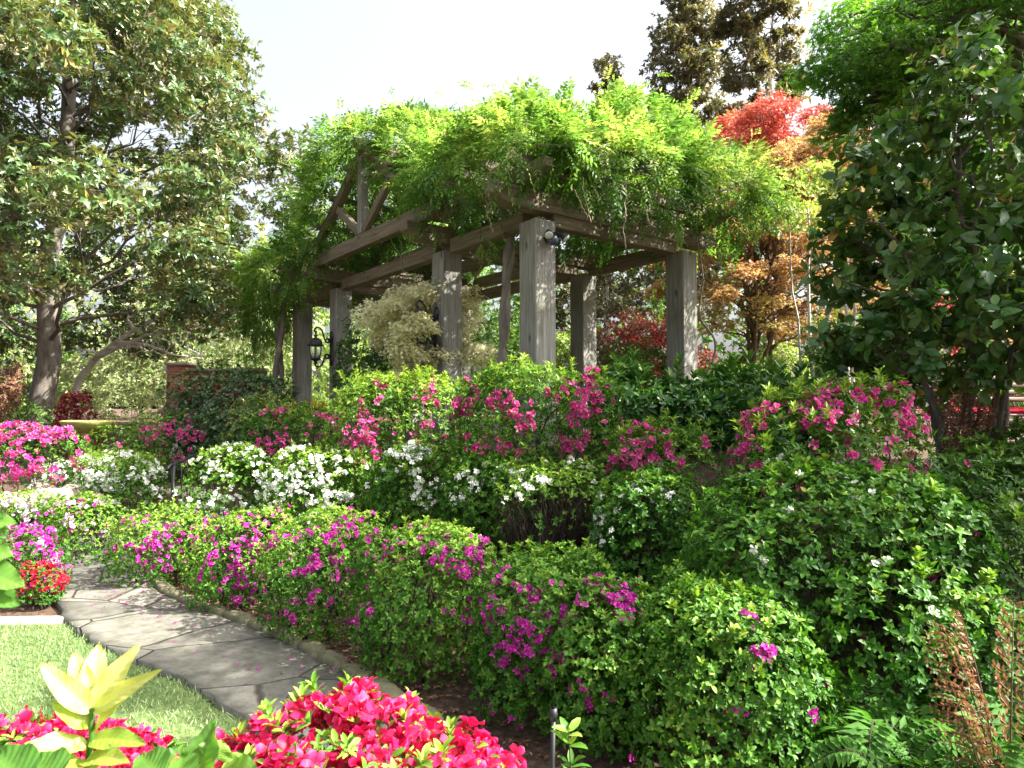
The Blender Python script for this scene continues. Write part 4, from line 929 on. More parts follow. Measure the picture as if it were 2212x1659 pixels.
# pale lacy maple growing inside the pergola
def feather_tree(name, label, cat, clumps, base, seed, n, mat, L, trunk_mat='barkbrown', T=MAPLE5, flat=.5, droop=.3, group=None, tone=(.5, .3), tr=.05, nw=5, limb=True, rough=.1, W=.9, inward=.6, stems=1, spread=.12, tpr=.6):
    rng = np.random.default_rng(seed); root = thing(name, label, cat, (base[0], base[1], gz(base[0], base[1])), group)
    P, N = blob_points(clumps, n, rng, inward, 2.0, rough, 2.5, .55)
    m = len(P)
    A = unit(N * .5 + np.array([0, 0, .9]) + rng.normal(0, .35, (m, 3)))
    e1, e2 = frame_of(A); mb = MB()
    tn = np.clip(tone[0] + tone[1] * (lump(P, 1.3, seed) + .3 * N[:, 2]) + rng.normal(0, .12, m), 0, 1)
    for k in range(nw):
        ph = k * 6.28 / nw + rng.uniform(-.5, .5, m); rad = e1 * np.cos(ph)[:, None] + e2 * np.sin(ph)[:, None]
        D = unit(rad + rng.normal(0, .25, (m, 3)) - np.array([0, 0, droop])); off = rad * (L * spread * 6 * rng.uniform(.1, 1, (m, 1)))
        leaves(mb, P + off + rng.normal(0, L * .35, (m, 3)), D, unit(A + rng.normal(0, .3, (m, 3))), L * rng.uniform(.6, 1.15, m), L * W, T, np.clip(tn + rng.normal(0, .1, m), 0, 1))
    mb.build('foliage', M[mat], root)
    B = np.asarray(clumps, float).reshape(-1, 6); g = gz(base[0], base[1]); mb = MB()
    zc = B[:, 2].mean(); zlow = B[:, 2].min()
    for s in range(stems):
        a0 = rng.uniform(0, 6.28)
        fork = np.array([base[0] + (rng.normal(0, .12) if stems > 1 else 0), base[1] + (rng.normal(0, .12) if stems > 1 else 0), g + (zlow - g) * tpr])
        sub = B[s::stems]
        top = np.array([sub[:, 0].mean() * .5 + fork[0] * .5, sub[:, 1].mean() * .5 + fork[1] * .5, sub[:, 2].max() * .9])
        trunk = wavy((base[0] + .1 * s * math.cos(a0), base[1] + .1 * s * math.sin(a0), g - .05), fork, rng, 6, .03); tube(mb, trunk, np.linspace(tr * 1.25, tr * .9, 6), 9)
        lead = wavy(fork, top, rng, 8, .03); tube(mb, lead, np.linspace(tr * .9, tr * .25, 8), 7)
        for b in sub:
            t = np.clip((b[2] - fork[2]) / max(top[2] - fork[2], .1) * .75, 0, .95); k = t * 7; i = int(k); st = lead[i] + (lead[min(i + 1, 7)] - lead[i]) * (k - i)
            lim = wavy(st, b[:3], rng, 7, .05, .06); tube(mb, lim, np.linspace(tr * .5 * (1 - .5 * t), tr * .15, 7), 6)
            for q in range(4):
                d = unit(rng.normal(size=3)[None])[0] * b[3:6] * .9; tube(mb, wavy(lim[rng.integers(3, 7)], b[:3] + d, rng, 5, .07, .05), np.linspace(tr * .16, tr * .05, 5), 4, cap=False)
    mb.build('trunk', M[trunk_mat], root)
    return root

def scatter_clumps(k, c, r, seed, cr_=(.3, .5), flat=.5, shell=.35):
    rng = np.random.default_rng(seed); d = unit(rng.normal(size=(k, 3))); q = shell + (1 - shell) * rng.uniform(0, 1, (k, 1)) ** .5
    P = np.array(c) + d * q * np.array(r); rr = rng.uniform(*cr_, k); return np.column_stack([P, rr, rr, rr * flat])

c = at(925, 700, 9.7)
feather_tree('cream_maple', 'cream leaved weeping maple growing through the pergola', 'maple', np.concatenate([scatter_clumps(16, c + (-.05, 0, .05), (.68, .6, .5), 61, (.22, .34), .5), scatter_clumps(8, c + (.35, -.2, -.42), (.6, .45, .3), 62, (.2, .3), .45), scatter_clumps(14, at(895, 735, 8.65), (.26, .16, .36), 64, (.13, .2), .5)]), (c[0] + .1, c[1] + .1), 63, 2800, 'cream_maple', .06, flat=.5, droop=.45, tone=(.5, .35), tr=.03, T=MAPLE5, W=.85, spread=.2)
c = at(835, 790, 11.2)
shrub('green_shrub', 'dark green shrub under the gable behind the cream maple', 'shrub', None, ring(c[0], c[1], gz(c[0], c[1]), 3.3, .8, .7, 7, 71), 171, 2600, L=.07, W=.42, mat='bgleaf', tone=(.2, .4), rough=.15, freq=2)

# ------------------------------------------------------------------ trees
def broad_tree(name, label, cat, clumps, base, seed, shoots, mat, L, W, nw, fork_z, lean=(0, 0), tr=.2, trunk_mat='bark', T=KITE, group=None, tone=(.5, .3), tilt=(40, 85), inward=.55, rough=.1, top=None, upb=.35, limb=.32):
    rng = np.random.default_rng(seed); g = gz(*base); root = thing(name, label, cat, (base[0], base[1], g), group)
    B = np.asarray(clumps, float).reshape(-1, 6)
    P, N = blob_points(B, shoots, rng, inward, 2.0, rough, 2.0, .6)
    A = unit(N + np.array([0, 0, upb]) + rng.normal(0, .35, N.shape))
    tn = np.clip(tone[0] + tone[1] * (.8 * lump(P, 1.2, seed)) + rng.normal(0, .16, len(P)), 0, 1)
    mb = MB(); whorls(mb, P, A, nw, L * rng.uniform(.75, 1.15, len(P)), W, T, tn, rng, tilt, axial=.5); mb.build('crown', M[mat], root)
    zt = B[:, 2].max() if top is None else top
    p0 = np.array([base[0], base[1], g - .1]); p1 = np.array([base[0] + lean[0], base[1] + lean[1], zt])
    tk = wavy(p0, p1, rng, 14, .003); mb = MB(); rad = np.linspace(tr, tr * .12, 14); rad[0] *= 1.35; tube(mb, tk, rad, 12)
    for bi, b in enumerate(B):
        if len(B) > 210 and (bi % 3 or b[2] < 4.4): continue
        zs = np.clip(b[2] - limb * np.hypot(b[0] - base[0], b[1] - base[1]) - rng.uniform(0, .4), fork_z, zt * .97); t = (zs - p0[2]) / (zt - p0[2]); st = tk[0] * 0 + np.array([np.interp(t, np.linspace(0, 1, 14), tk[:, i]) for i in range(3)])
        r0 = tr * .2 * (1 - .6 * t) * (.55 if b[2] < 3.9 else 1); lim = wavy(st, b[:3], rng, 9, .02, -.02); tube(mb, lim, np.linspace(r0, r0 * .22, 9), 7)
        for q in range(6):
            d = unit(rng.normal(size=3)[None])[0] * b[3:6] * .95; tube(mb, wavy(lim[rng.integers(5, 9)], b[:3] + d, rng, 5, .06), np.linspace(r0 * .25, r0 * .07, 5), 4, cap=False)
    mb.build('trunk', M[trunk_mat], root, smooth_=True)
    return root

# big magnolia at the left: cone of clumps on a straight trunk
def magnolia():
    rng = np.random.default_rng(80); b = at(88, 960, 15.0); cl_ = []; K = 15.0 / 11.8
    for i in range(900):
        z = rng.uniform(2.95, 13.5)
        R = np.interp(z, [2.0, 3.1, 4.2, 6.0, 8.0, 10, 13.5], [3.0, 4.35, 4.55, 4.35, 3.6, 2.5, .6])
        a = rng.uniform(0, 6.28); q = rng.uniform(.25, 1) ** .6; r_ = rng.uniform(.40, .70)
        x = .5 + (R - r_ * .75) * q * math.cos(a); y = (R - r_ * .7) * q * math.sin(a)
        if y > 2.4: continue
        if z < 4.3 and abs(x - .1) < 1.0 and y < .3: continue
        if any((x - c[0]) ** 2 + (y - c[1]) ** 2 + ((z - c[2]) * 1.2) ** 2 < .45 for c in cl_): continue
        cl_.append((x, y, z, r_ * 1.08, r_ * 1.08, r_ * .72))
        if len(cl_) > 215: break
    C = np.array(cl_) * K; C[:, 0] += b[0]; C[:, 1] += b[1]; C[:, 2] += 1.6 - 1.6 * K
    broad_tree('magnolia_tree', 'tall broad magnolia with glossy leaves and straight grey trunk at the left', 'tree', C, (b[0] - .05, b[1]), 81, 24000, 'magnolia', .165, .43, 6, 3.0, (.9, .0), .27, tone=(.45, .3), top=15.4, inward=.65, rough=.22)
magnolia()

def column_clumps(px, d, tops, k, seed, rr=(.5, .9), cx=0):
    """clumps filling a crown: tops = list of (z, half width)"""
    rng = np.random.default_rng(seed); b = at(px, 800, d); zs = [t[0] for t in tops]; ws = [t[1] for t in tops]; out = []
    for i in range(k):
        z = rng.uniform(zs[0], zs[-1]); R = np.interp(z, zs, ws); a = rng.uniform(0, 6.28); q = rng.uniform(0, 1) ** .5; r_ = min(rng.uniform(*rr), max(R, .3))
        out.append((b[0] + cx * (z - zs[0]) + R * q * math.cos(a), b[1] + R * q * math.sin(a) * .8, z, r_, r_, r_ * .8))
    return out, b
cl_, b = column_clumps(1490, 19, [(4, 1.1), (8.3, 1.25), (10.3, 1.1), (12.0, .7), (14.8, .5)], 210, 84, (.2, .42))
broad_tree('copper_magnolia', 'tall dark copper leaved tree rising behind the pergola against the sky', 'tree', cl_, (b[0], b[1]), 85, 7200, 'copper', .16, .38, 6, 4.5, (.1, 0), .17, trunk_mat='barkpale', tone=(.45, .4), tilt=(30, 85), inward=.95, rough=.22, group='copper magnolias behind the pergola')
cl_, b = column_clumps(1312, 20, [(4, .9), (8.4, 1.3), (10.2, .85), (11.9, .2)], 60, 86, (.2, .42))
broad_tree('copper_magnolia', 'small pointed copper leaved tree, lowest of those above the wisteria', 'tree', cl_, (b[0], b[1]), 87, 2600, 'copper', .155, .38, 6, 4.5, (0, 0), .12, trunk_mat='barkpale', tone=(.5, .4), tilt=(30, 85), inward=.95, rough=.22, group='copper magnolias behind the pergola')
cl_, b = column_clumps(1655, 16.5, [(6.0, .6), (9.0, .95), (11, 1.05), (13.2, 1.0)], 80, 88, (.18, .36))
broad_tree('copper_magnolia', 'open dark copper tree with sky between its leaves, cut by the top of the view', 'tree', cl_, (b[0] + .1, b[1]), 89, 3400, 'copper', .165, .36, 6, 5.5, (.2, 0), .12, trunk_mat='barkpale', tone=(.3, .4), tilt=(30, 85), inward=.95, rough=.22, group='copper magnolias behind the pergola')

# red and orange Japanese maples behind the right hand post
c = at(1660, 300, 13.5)
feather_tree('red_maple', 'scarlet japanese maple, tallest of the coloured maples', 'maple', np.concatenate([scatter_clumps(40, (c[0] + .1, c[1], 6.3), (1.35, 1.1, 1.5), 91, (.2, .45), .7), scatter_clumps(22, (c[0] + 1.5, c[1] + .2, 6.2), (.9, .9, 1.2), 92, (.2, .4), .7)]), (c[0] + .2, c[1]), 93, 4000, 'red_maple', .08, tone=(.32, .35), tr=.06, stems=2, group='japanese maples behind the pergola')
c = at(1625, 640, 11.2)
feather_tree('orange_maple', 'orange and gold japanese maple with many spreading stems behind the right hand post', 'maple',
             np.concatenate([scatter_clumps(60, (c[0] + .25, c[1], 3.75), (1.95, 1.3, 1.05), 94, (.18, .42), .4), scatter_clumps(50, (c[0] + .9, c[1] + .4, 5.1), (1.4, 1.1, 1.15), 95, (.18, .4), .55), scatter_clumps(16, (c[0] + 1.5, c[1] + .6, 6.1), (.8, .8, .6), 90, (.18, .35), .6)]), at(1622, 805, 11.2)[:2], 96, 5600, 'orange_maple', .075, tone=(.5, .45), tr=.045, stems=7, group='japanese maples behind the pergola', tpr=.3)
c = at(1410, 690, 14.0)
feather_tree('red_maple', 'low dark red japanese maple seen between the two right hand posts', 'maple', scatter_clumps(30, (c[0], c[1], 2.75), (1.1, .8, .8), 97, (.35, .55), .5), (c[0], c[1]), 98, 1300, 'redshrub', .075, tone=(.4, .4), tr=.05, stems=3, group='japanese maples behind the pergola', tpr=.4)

# green maple overhanging at the top right
c = at(2080, 60, 7.0)
feather_tree('green_maple', 'fresh green japanese maple arching over the top right', 'maple', np.concatenate([
    scatter_clumps(26, (c[0] + .3, c[1] + .2, 5.75), (1.7, 1.2, .6), 101, (.4, .65), .3), scatter_clumps(16, (c[0] - .8, c[1], 5.35), (.8, .8, .5), 102, (.3, .5), .32), scatter_clumps(16, (c[0] + 1.8, c[1] + .4, 5.4), (1.2, 1.2, .8), 103, (.4, .7), .35),
    scatter_clumps(7, (c[0] - .95, c[1], 4.75), (.45, .5, .22), 104, (.22, .36), .35), scatter_clumps(8, (6.5, 3.2, 5.6), (1.0, 1.0, .5), 106, (.32, .48), .4), scatter_clumps(12, (5.0, 2.75, 5.9), (.9, .5, .35), 107, (.3, .46), .45), scatter_clumps(10, (4.25, 3.2, 6.1), (.55, .35, .25), 108, (.28, .4), .45)]), (c[0] + 1.9, c[1] + .3), 105, 8600, 'green_maple', .078, tone=(.42, .35), tr=.09, stems=2, trunk_mat='bark', tpr=.75, spread=.16)  # last clumps here hang unseen outside the view, added to shade hedge and path

# slim pale stemmed trees between the maple and the camellia
for i, (px, d, top, lab) in enumerate(((1752, 9.0, 3.8, 'slim pale stemmed sapling right of the orange maple'), (1838, 8.4, 3.6, 'thin pale stem half hidden behind the camellia'))):
    b = at(px, 800, d); rng = np.random.default_rng(110 + i); t = thing('sapling', lab, 'tree', (b[0], b[1], gz(b[0], b[1])), 'saplings behind the camellia'); mb = MB()
    for s, (dx, r) in enumerate(((0, .035), (.10, .028), (-.07, .022))):
        tube(mb, wavy((b[0] + dx * .4, b[1], gz(b[0], b[1]) - .05), (b[0] + dx * 1.5 + rng.normal(0, .15), b[1] + .1, top + rng.uniform(0, 1)), rng, 9, .005), np.linspace(r, r * .35, 9), 8)
    mb.build('trunk', M['barkpale'], t, smooth_=True)
    cc = scatter_clumps(8, (b[0], b[1], top + .6), (.5, .5, .7), 112 + i, (.2, .35), .6); P, N = blob_points(cc, 420, rng, .7, 2, .1, 2, .5); mb = MB(); whorls(mb, P, unit(N + (0, 0, .4)), 5, .06, .45, KITE, rng.uniform(.3, .9, len(P)), rng); mb.build('crown', M['bgpale'], t)

# camellia: big glossy shrub tree at the right
def camellia():
    rng = np.random.default_rng(120); b = np.array([3.5, 5.2]); g = gz(*b); root = thing('camellia_tree', 'large dark glossy camellia with bronze new leaves filling the right edge', 'tree', (b[0], b[1], g))
    cl_ = []
    for i in range(900):
        z = rng.uniform(1.78, 4.47); R = np.interp(z, [1.78, 2.3, 3.1, 3.82, 4.47], [1.05, 1.38, 1.36, 1.0, .23]); a = rng.uniform(0, 6.28); q = rng.uniform(.1, 1) ** .5; r_ = rng.uniform(.19, .34)
        x, y = b[0] + .18 + (R - r_ * .6) * q * math.cos(a), b[1] + (R - r_ * .6) * q * math.sin(a)
        if any((x - c[0]) ** 2 + (y - c[1]) ** 2 + (z - c[2]) ** 2 < .115 for c in cl_): continue
        cl_.append((x, y, z, r_, r_, r_ * .8))
    B = np.array(cl_); P, N = blob_points(B, 1750, rng, .7, 2, .05, 3, .5)
    A = unit(N + np.array([0, 0, .45]) + rng.normal(0, .3, N.shape)); up = (P[:, 2] > 2.7) & (rng.uniform(size=len(P)) < .38) & (N[:, 2] > -.1)
    mb = MB(); nn = ~up
    whorls(mb, P[nn], A[nn], 5, .12, .52, OVAL, np.clip(.42 + .2 * lump(P[nn], 2) + rng.normal(0, .1, nn.sum()), 0, .8), rng, (45, 95), axial=.9)
    whorls(mb, P[up], unit(A[up] + (0, 0, .8)), 5, .095, .42, OVAL, .95, rng, (20, 60), axial=.4); whorls(mb, P[up] - A[up] * .07, A[up], 4, .10, .52, OVAL, .5, rng, (60, 95), axial=.5)
    mb.build('crown', M['camellia'], root)
    mb = MB(); forks = []
    for (x0, y0, x1, y1, z1, r) in ((-.25, -.1, -.55, -.2, 2.8, .035), (-.12, -.18, -.2, -.5, 3.1, .032), (.05, -.1, .35, -.4, 3.2, .045), (.1, .05, .0, .1, 3.9, .05), (-.1, .1, -.3, .4, 3.3, .035), (.2, .0, .75, .2, 3.2, .04), (.0, -.22, -.05, -.85, 2.7, .025)):
        t = wavy((b[0] + x0, b[1] + y0, g - .05), (b[0] + x1, b[1] + y1, z1), rng, 10, .012); tube(mb, t, np.linspace(r * .85, r * .35, 10), 9); forks.append(t)
    for c in B:
        t = min(forks, key=lambda t: np.linalg.norm(t[4:] - c[:3], axis=1).min()); j = 4 + np.linalg.norm(t[4:] - c[:3] + (0, 0, .25), axis=1).argmin()
        tube(mb, wavy(t[j], c[:3], rng, 6, .05), np.linspace(.013, .005, 6), 5, cap=False)
        for q in range(3): tube(mb, wavy(c[:3], c[:3] + unit(rng.normal(size=3)[None])[0] * c[3:6], rng, 4, .06), np.linspace(.006, .002, 4), 4, cap=False)
    mb.build('trunk', M['camellia_bark'], root, smooth_=True)
camellia()

# ------------------------------------------------------------------ background planting
def bg_shrub(name, label, px, d, top, half, mat, seed, n, L, low=None, group=None, tone=(.5, .35), cat='shrub', k=9, depth=.7, W=.5):
    b = at(px, 800, d); g = gz(b[0], b[1]); zt = at(px, top, d)[2]; r = half * d / FPX
    return shrub(name, label, cat, group, ring(b[0], b[1], g + (low or 0), zt, r, r * depth, k, seed, .5), seed, n, L=L, W=W, nw=5, mat=mat, tone=tone, rough=.22 * min(1, r), freq=1.4, inward=.6, p=2.0, stems=18, stem_mat='barkbrown')
GB = 'sunny shrubs and trees beyond the magnolia'
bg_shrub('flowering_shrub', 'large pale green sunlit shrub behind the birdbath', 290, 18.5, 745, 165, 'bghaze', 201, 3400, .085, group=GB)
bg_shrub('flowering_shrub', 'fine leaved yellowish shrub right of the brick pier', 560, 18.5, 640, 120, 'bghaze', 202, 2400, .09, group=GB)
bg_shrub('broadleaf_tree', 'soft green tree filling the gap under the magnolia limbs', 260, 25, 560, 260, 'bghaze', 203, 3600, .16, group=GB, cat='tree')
bg_shrub('broadleaf_tree', 'mid green tree behind the far left wisteria', 500, 26, 560, 170, 'bgleaf', 204, 2600, .17, group=GB, cat='tree')
bg_shrub('broadleaf_tree', 'shady green tree at the left edge behind the magnolia trunk', -60, 19, 480, 220, 'bgleaf', 205, 3000, .15, group=GB, cat='tree')
bg_shrub('broadleaf_tree', 'pale tree glimpsed between the two leftmost posts', 700, 23, 600, 110, 'bgpale', 206, 2000, .15, group=GB, cat='tree')
bg_shrub('evergreen_shrub', 'low dark shrub at the left edge beyond the magnolia', 20, 13.5, 850, 90, 'bgleaf', 207, 1300, .07, group=GB)
bg_shrub('red_leaf_shrub', 'dark red weeping shrub behind the birdbath', 168, 12.6, 850, 50, 'redshrub', 208, 1300, .06, tone=(.15, .25))
bg_shrub('red_leaf_shrub', 'rusty red maple shrub at the far left edge', 0, 12.4, 790, 42, 'deadfern', 209, 900, .06, tone=(.55, .3), low=.9)
GD = 'dark shrubs behind the pergola'
bg_shrub('brown_shrub', 'brownish small leaved shrub seen right of the corner post', 1225, 13.2, 575, 70, 'bgdark', 211, 2600, .085, group=GD)
bg_shrub('brown_shrub', 'dark shrub closing the view between the right hand posts', 1370, 15.6, 530, 110, 'bgdark', 212, 3000, .10, group=GD, tone=(.45, .4))
bg_shrub('green_shrub', 'bright green sunlit shrub low behind the corner post', 1228, 11.8, 715, 55, 'bgpale', 213, 1300, .06, group=GD)
bg_shrub('green_shrub', 'dark green shrub low under the pergola behind the stem', 1110, 12.3, 700, 70, 'bgleaf', 214, 1700, .065, group=GD, tone=(.35, .4))
bg_shrub('green_shrub', 'low dark shrub between the right hand posts', 1385, 11.6, 745, 85, 'bgleaf', 215, 1900, .065, group=GD, tone=(.15, .3))
bg_shrub('green_shrub', 'low green shrub at the foot of the orange maple', 1580, 12.6, 775, 110, 'bgleaf', 216, 1700, .065, group=GD, tone=(.25, .35))
bg_shrub('green_shrub', 'yellow green shrub right of the orange maple stems', 1690, 12.2, 740, 70, 'bgpale', 217, 1300, .06, group=GD)
bg_shrub('broadleaf_tree', 'green tree far behind the middle of the pergola', 1000, 20, 560, 150, 'bgleaf', 218, 2600, .14, group=GD, cat='tree')
bg_shrub('broadleaf_tree', 'tall olive tree behind the coloured maples', 1800, 19, 330, 190, 'bgdark', 219, 3200, .15, group=GD, cat='tree', tone=(.6, .4))
bg_shrub('red_leaf_shrub', 'red leaved shrub behind the camellia stems', 1990, 9.5, 640, 120, 'redshrub', 220, 2600, .07, tone=(.6, .4), low=.4)
bg_shrub('orange_leaf_shrub', 'orange and lime leaved shrub behind the bench', 2190, 10.5, 560, 140, 'orange_maple', 221, 2600, .07, tone=(.6, .4), low=.5)
bg_shrub('green_shrub', 'shaded green shrub between camellia and aucuba', 1850, 8.8, 690, 90, 'bgleaf', 222, 1500, .07, tone=(.2, .3))
bg_shrub('broadleaf_tree', 'green tree behind the bench at the right edge', 2260, 15, 300, 240, 'bgleaf', 223, 3200, .14, cat='tree', tone=(.4, .35))
# tree belt closing the horizon
for i, (px, d, top, half, mat) in enumerate(((-250, 30, 420, 260, 'bgleaf'), (120, 33, 520, 240, 'bgpale'), (430, 34, 590, 200, 'bgleaf'), (720, 32, 640, 180, 'bgleaf'), (1000, 30, 600, 170, 'bgleaf'), (1260, 28, 560, 170, 'bgleaf'), (1500, 26, 500, 170, 'bgleaf'), (1760, 28, 430, 200, 'bgleaf'), (2080, 26, 330, 240, 'bgleaf'), (2450, 24, 250, 260, 'bgleaf'))):
    bg_shrub('distant_tree', ('leafy tree of the far belt, farthest left', 'pale tree of the far belt behind the magnolia trunk', 'tree of the far belt behind the brick pier', 'tree of the far belt between the leftmost posts', 'tree of the far belt behind the cream maple', 'tree of the far belt behind the corner post',
              'tree of the far belt behind the right hand post', 'tree of the far belt behind the red maple', 'tree of the far belt behind the camellia', 'tree of the far belt beyond the right edge')[i], px, d, top, half, mat, 230 + i, 1500, .26, group='far belt of trees', cat='tree', k=10)

# pale fallen-looking bare branches beyond the birdbath
def bare_tree():
    rng = np.random.default_rng(250); b = at(158, 850, 16.5); t = thing('bare_tree', 'leaning pale barked tree with bare branches beyond the birdbath', 'tree', (b[0], b[1], gz(b[0], b[1]))); mb = MB()
    def limb(pts, r0, r1): tube(mb, wavy_poly(pts, rng), np.linspace(r0, r1, 24), 8)
    def wavy_poly(pts, rng):
        q = np.array(pts, float); tt = np.linspace(0, len(q) - 1, 24); q = np.stack([np.interp(tt, np.arange(len(q)), q[:, i]) for i in range(3)], 1); q[1:-1] += rng.normal(0, .012, (22, 3)); return q
    bb = (b[0], b[1], gz(b[0], b[1]))
    limb([bb, at(168, 822, 16.5), at(215, 765, 16.4), at(290, 712, 16.2), at(350, 680, 16), at(420, 655, 16)], .10, .02)
    limb([at(205, 776, 16.4), at(270, 740, 16.2), at(330, 722, 16), at(400, 705, 15.8)], .06, .015)
    limb([at(255, 738, 16.2), at(320, 745, 16), at(370, 765, 15.8), at(440, 775, 15.6)], .05, .012)
    limb([at(235, 752, 16.2), at(300, 750, 16.4), at(360, 770, 16.4)], .04, .01)
    limb([at(290, 712, 16.2), at(275, 690, 16.5), at(300, 670, 16.6)], .05, .012)
    for i in range(34):
        p = at(rng.uniform(230, 430), rng.uniform(690, 780), 16 + rng.normal(0, .3)); q = p + rng.normal(0, .5, 3) * (1, .6, .7); tube(mb, wavy(p, q, rng, 5, .06), np.linspace(.014, .004, 5), 4, cap=False)
    mb.build('trunk', M['barkpale'], t, smooth_=True)
bare_tree()

# ------------------------------------------------------------------ garden furniture and stonework
def birdbath(label, px, top, d, r, h, mat):
    c = at(px, top, d); z0 = c[2] - h; t = thing('birdbath', label, 'birdbath', (c[0], c[1], z0), 'stone birdbaths of the garden'); s = r
    mb = MB(); lathe(mb, [(0, h - .05 * s), (.82 * s, h - .05 * s), (.9 * s, h), (s, h - .01), (1.0 * s, h - .06 * s), (.9 * s, h - .20 * s), (.62 * s, h - .42 * s), (.3 * s, h - .5 * s), (0, h - .5 * s)], (0, 0, 0), 28); mb.build('basin', mat, t, smooth_=True, local=True)
    mb = MB(); lathe(mb, [(.26 * s, h - .5 * s), (.2 * s, h - .6 * s), (.17 * s, h * .45), (.22 * s, h * .25), (.34 * s, h * .14), (.42 * s, .06), (.42 * s, -.1)], (0, 0, 0), 24); mb.build('pedestal', mat, t, smooth_=True, local=True)
birdbath('mossy yellowish stone birdbath under the magnolia', 190, 908, 10.0, .36, .86, M['basin'])
birdbath('pale stone birdbath farther back by the dark evergreen', 388, 882, 12.4, .36, .8, M['castone'])

def handrail():
    p0 = at(372, 1004, 8.05); p1 = at(500, 950, 9.5); g0 = gz(p0[0], p0[1]); t = thing('handrail', 'black iron handrail rising beside the garden steps', 'railing', (p0[0], p0[1], g0))
    mb = MB(); d = unit((p1 - p0)[None])[0]; pts = [p0 - d * .10 - (0, 0, .05), p0 - d * .09 + (0, 0, -.015), p0 - d * .04, p0, p1, p1 + d * .3]; tube(mb, pts, .021, 8); mb.build('rail', M['iron'], t)
    for k, r in ((.02, .028), (.98, .024)):
        q = p0 + (p1 - p0) * k; mb = MB(); tube(mb, [(q[0], q[1], gz(q[0], q[1]) - .05), (q[0], q[1], q[2])], r, 4); mb.build('rail_post', M['iron'], t)
    for k in np.linspace(.14, .86, 9):
        q = p0 + (p1 - p0) * k; mb = MB(); tube(mb, [(q[0], q[1], max(gz(q[0], q[1]) + .05, q[2] - .8)), (q[0], q[1], q[2])], .008, 4); mb.build('baluster', M['iron'], t)
handrail()

def steps():
    c = at(238, 1168, 7.95); t = thing('garden_steps', 'rough sandstone steps at the far end of the path', 'steps', (c[0], c[1], 0), rotz=-.25)
    for k in range(4):
        o = rough_stone('step', None, None, (.12 * k, .38 * k, .02 + .13 * k), (.62, .25, .085), M['rock'], 60 + k, boxy=5, parent=t)
steps()
GR = 'rocks edging the left bank'
for i, (px, py, d, r, lab) in enumerate(((118, 1072, 7.9, .17, 'pale round rock below the pink azalea, right of the darker rocks'), (62, 1080, 7.8, .15, 'squat brown rock under the pink azalea'), (10, 1085, 7.8, .17, 'rock at the left edge of the bank'), (158, 1060, 8.1, .14, 'small sunlit rock below the white azalea'), (88, 1058, 8.2, .15, 'upper rock half under the pink azalea'))):
    p = at(px, py, d); rough_stone('rock', lab, 'rock', (p[0], p[1], p[2] - .02), (r * 1.25, r, r * .72), M['rock'], 70 + i, GR, i * .7, 2.4)

def box(mb, c, s):
    c = np.array(c, float); s = np.array(s, float) / 2
    V = c + np.array([(x, y, z) for x in (-1, 1) for y in (-1, 1) for z in (-1, 1)]) * s
    mb.add(V, [(0, 1, 3), (0, 3, 2), (4, 6, 7), (4, 7, 5), (0, 4, 5), (0, 5, 1), (2, 3, 7), (2, 7, 6), (0, 2, 6), (0, 6, 4), (1, 5, 7), (1, 7, 3)])
def brick_wall():
    c = at(372, 786, 14.6); t = thing('brick_wall', 'red brick garden wall ending in a square pier behind the dark evergreen', 'wall', (c[0], c[1], gz(c[0], c[1]))); g = gz(c[0], c[1]); h = c[2] - g
    mb = MB(); box(mb, (.2, 0, h / 2 - .1), (.42, .42, h + .1)); mb.build('pier', M['brick'], t, local=True)
    mb = MB(); box(mb, (1.2, .05, h / 2 - .17), (1.6, .24, h)); mb.build('wall', M['brick'], t, local=True)
    mb = MB(); box(mb, (1.2, .05, h - .135), (1.62, .32, .07)); box(mb, (.2, 0, h - .01), (.5, .5, .07)); mb.build('coping', M['castone'], t, local=True)
brick_wall()
c = at(690, 838, 13.5)
shrub('yellow_flower_bed', 'low plants with yellow flowers seen between the leftmost posts', 'flowers', None, [(c[0], c[1], gz(c[0], c[1]) + .22, .5, .4, .3)], 260, 800, L=.04, W=.5, mat='yellowfl', tone=(.5, .4), stems=0)

def stake(name, label, px, top, d, r, lean=0):
    c = at(px, top, d); g = gz(c[0], c[1]); t = thing(name, label, 'stake', (c[0], c[1], g)); mb = MB(); tube(mb, [(0, 0, -.1), (lean, 0, c[2] - g)], r, 8); mb.build('rod', M['iron'], t, local=True)
    mb = MB(); lathe(mb, [(0, .03), (r * 1.5, .028), (r * 1.8, .0), (r * 1.3, -.02), (0, -.02)], (lean, 0, c[2] - g), 10); mb.build('nozzle', M['iron'], t, local=True)
stake('sprinkler_riser', 'thin grey sprinkler riser standing between the two pink azaleas', 1307, 866, 5.9, .011)
stake('sprinkler_riser', 'black sprinkler riser under the front hedge near the crimson azalea', 1190, 1545, 2.75, .010, .01)

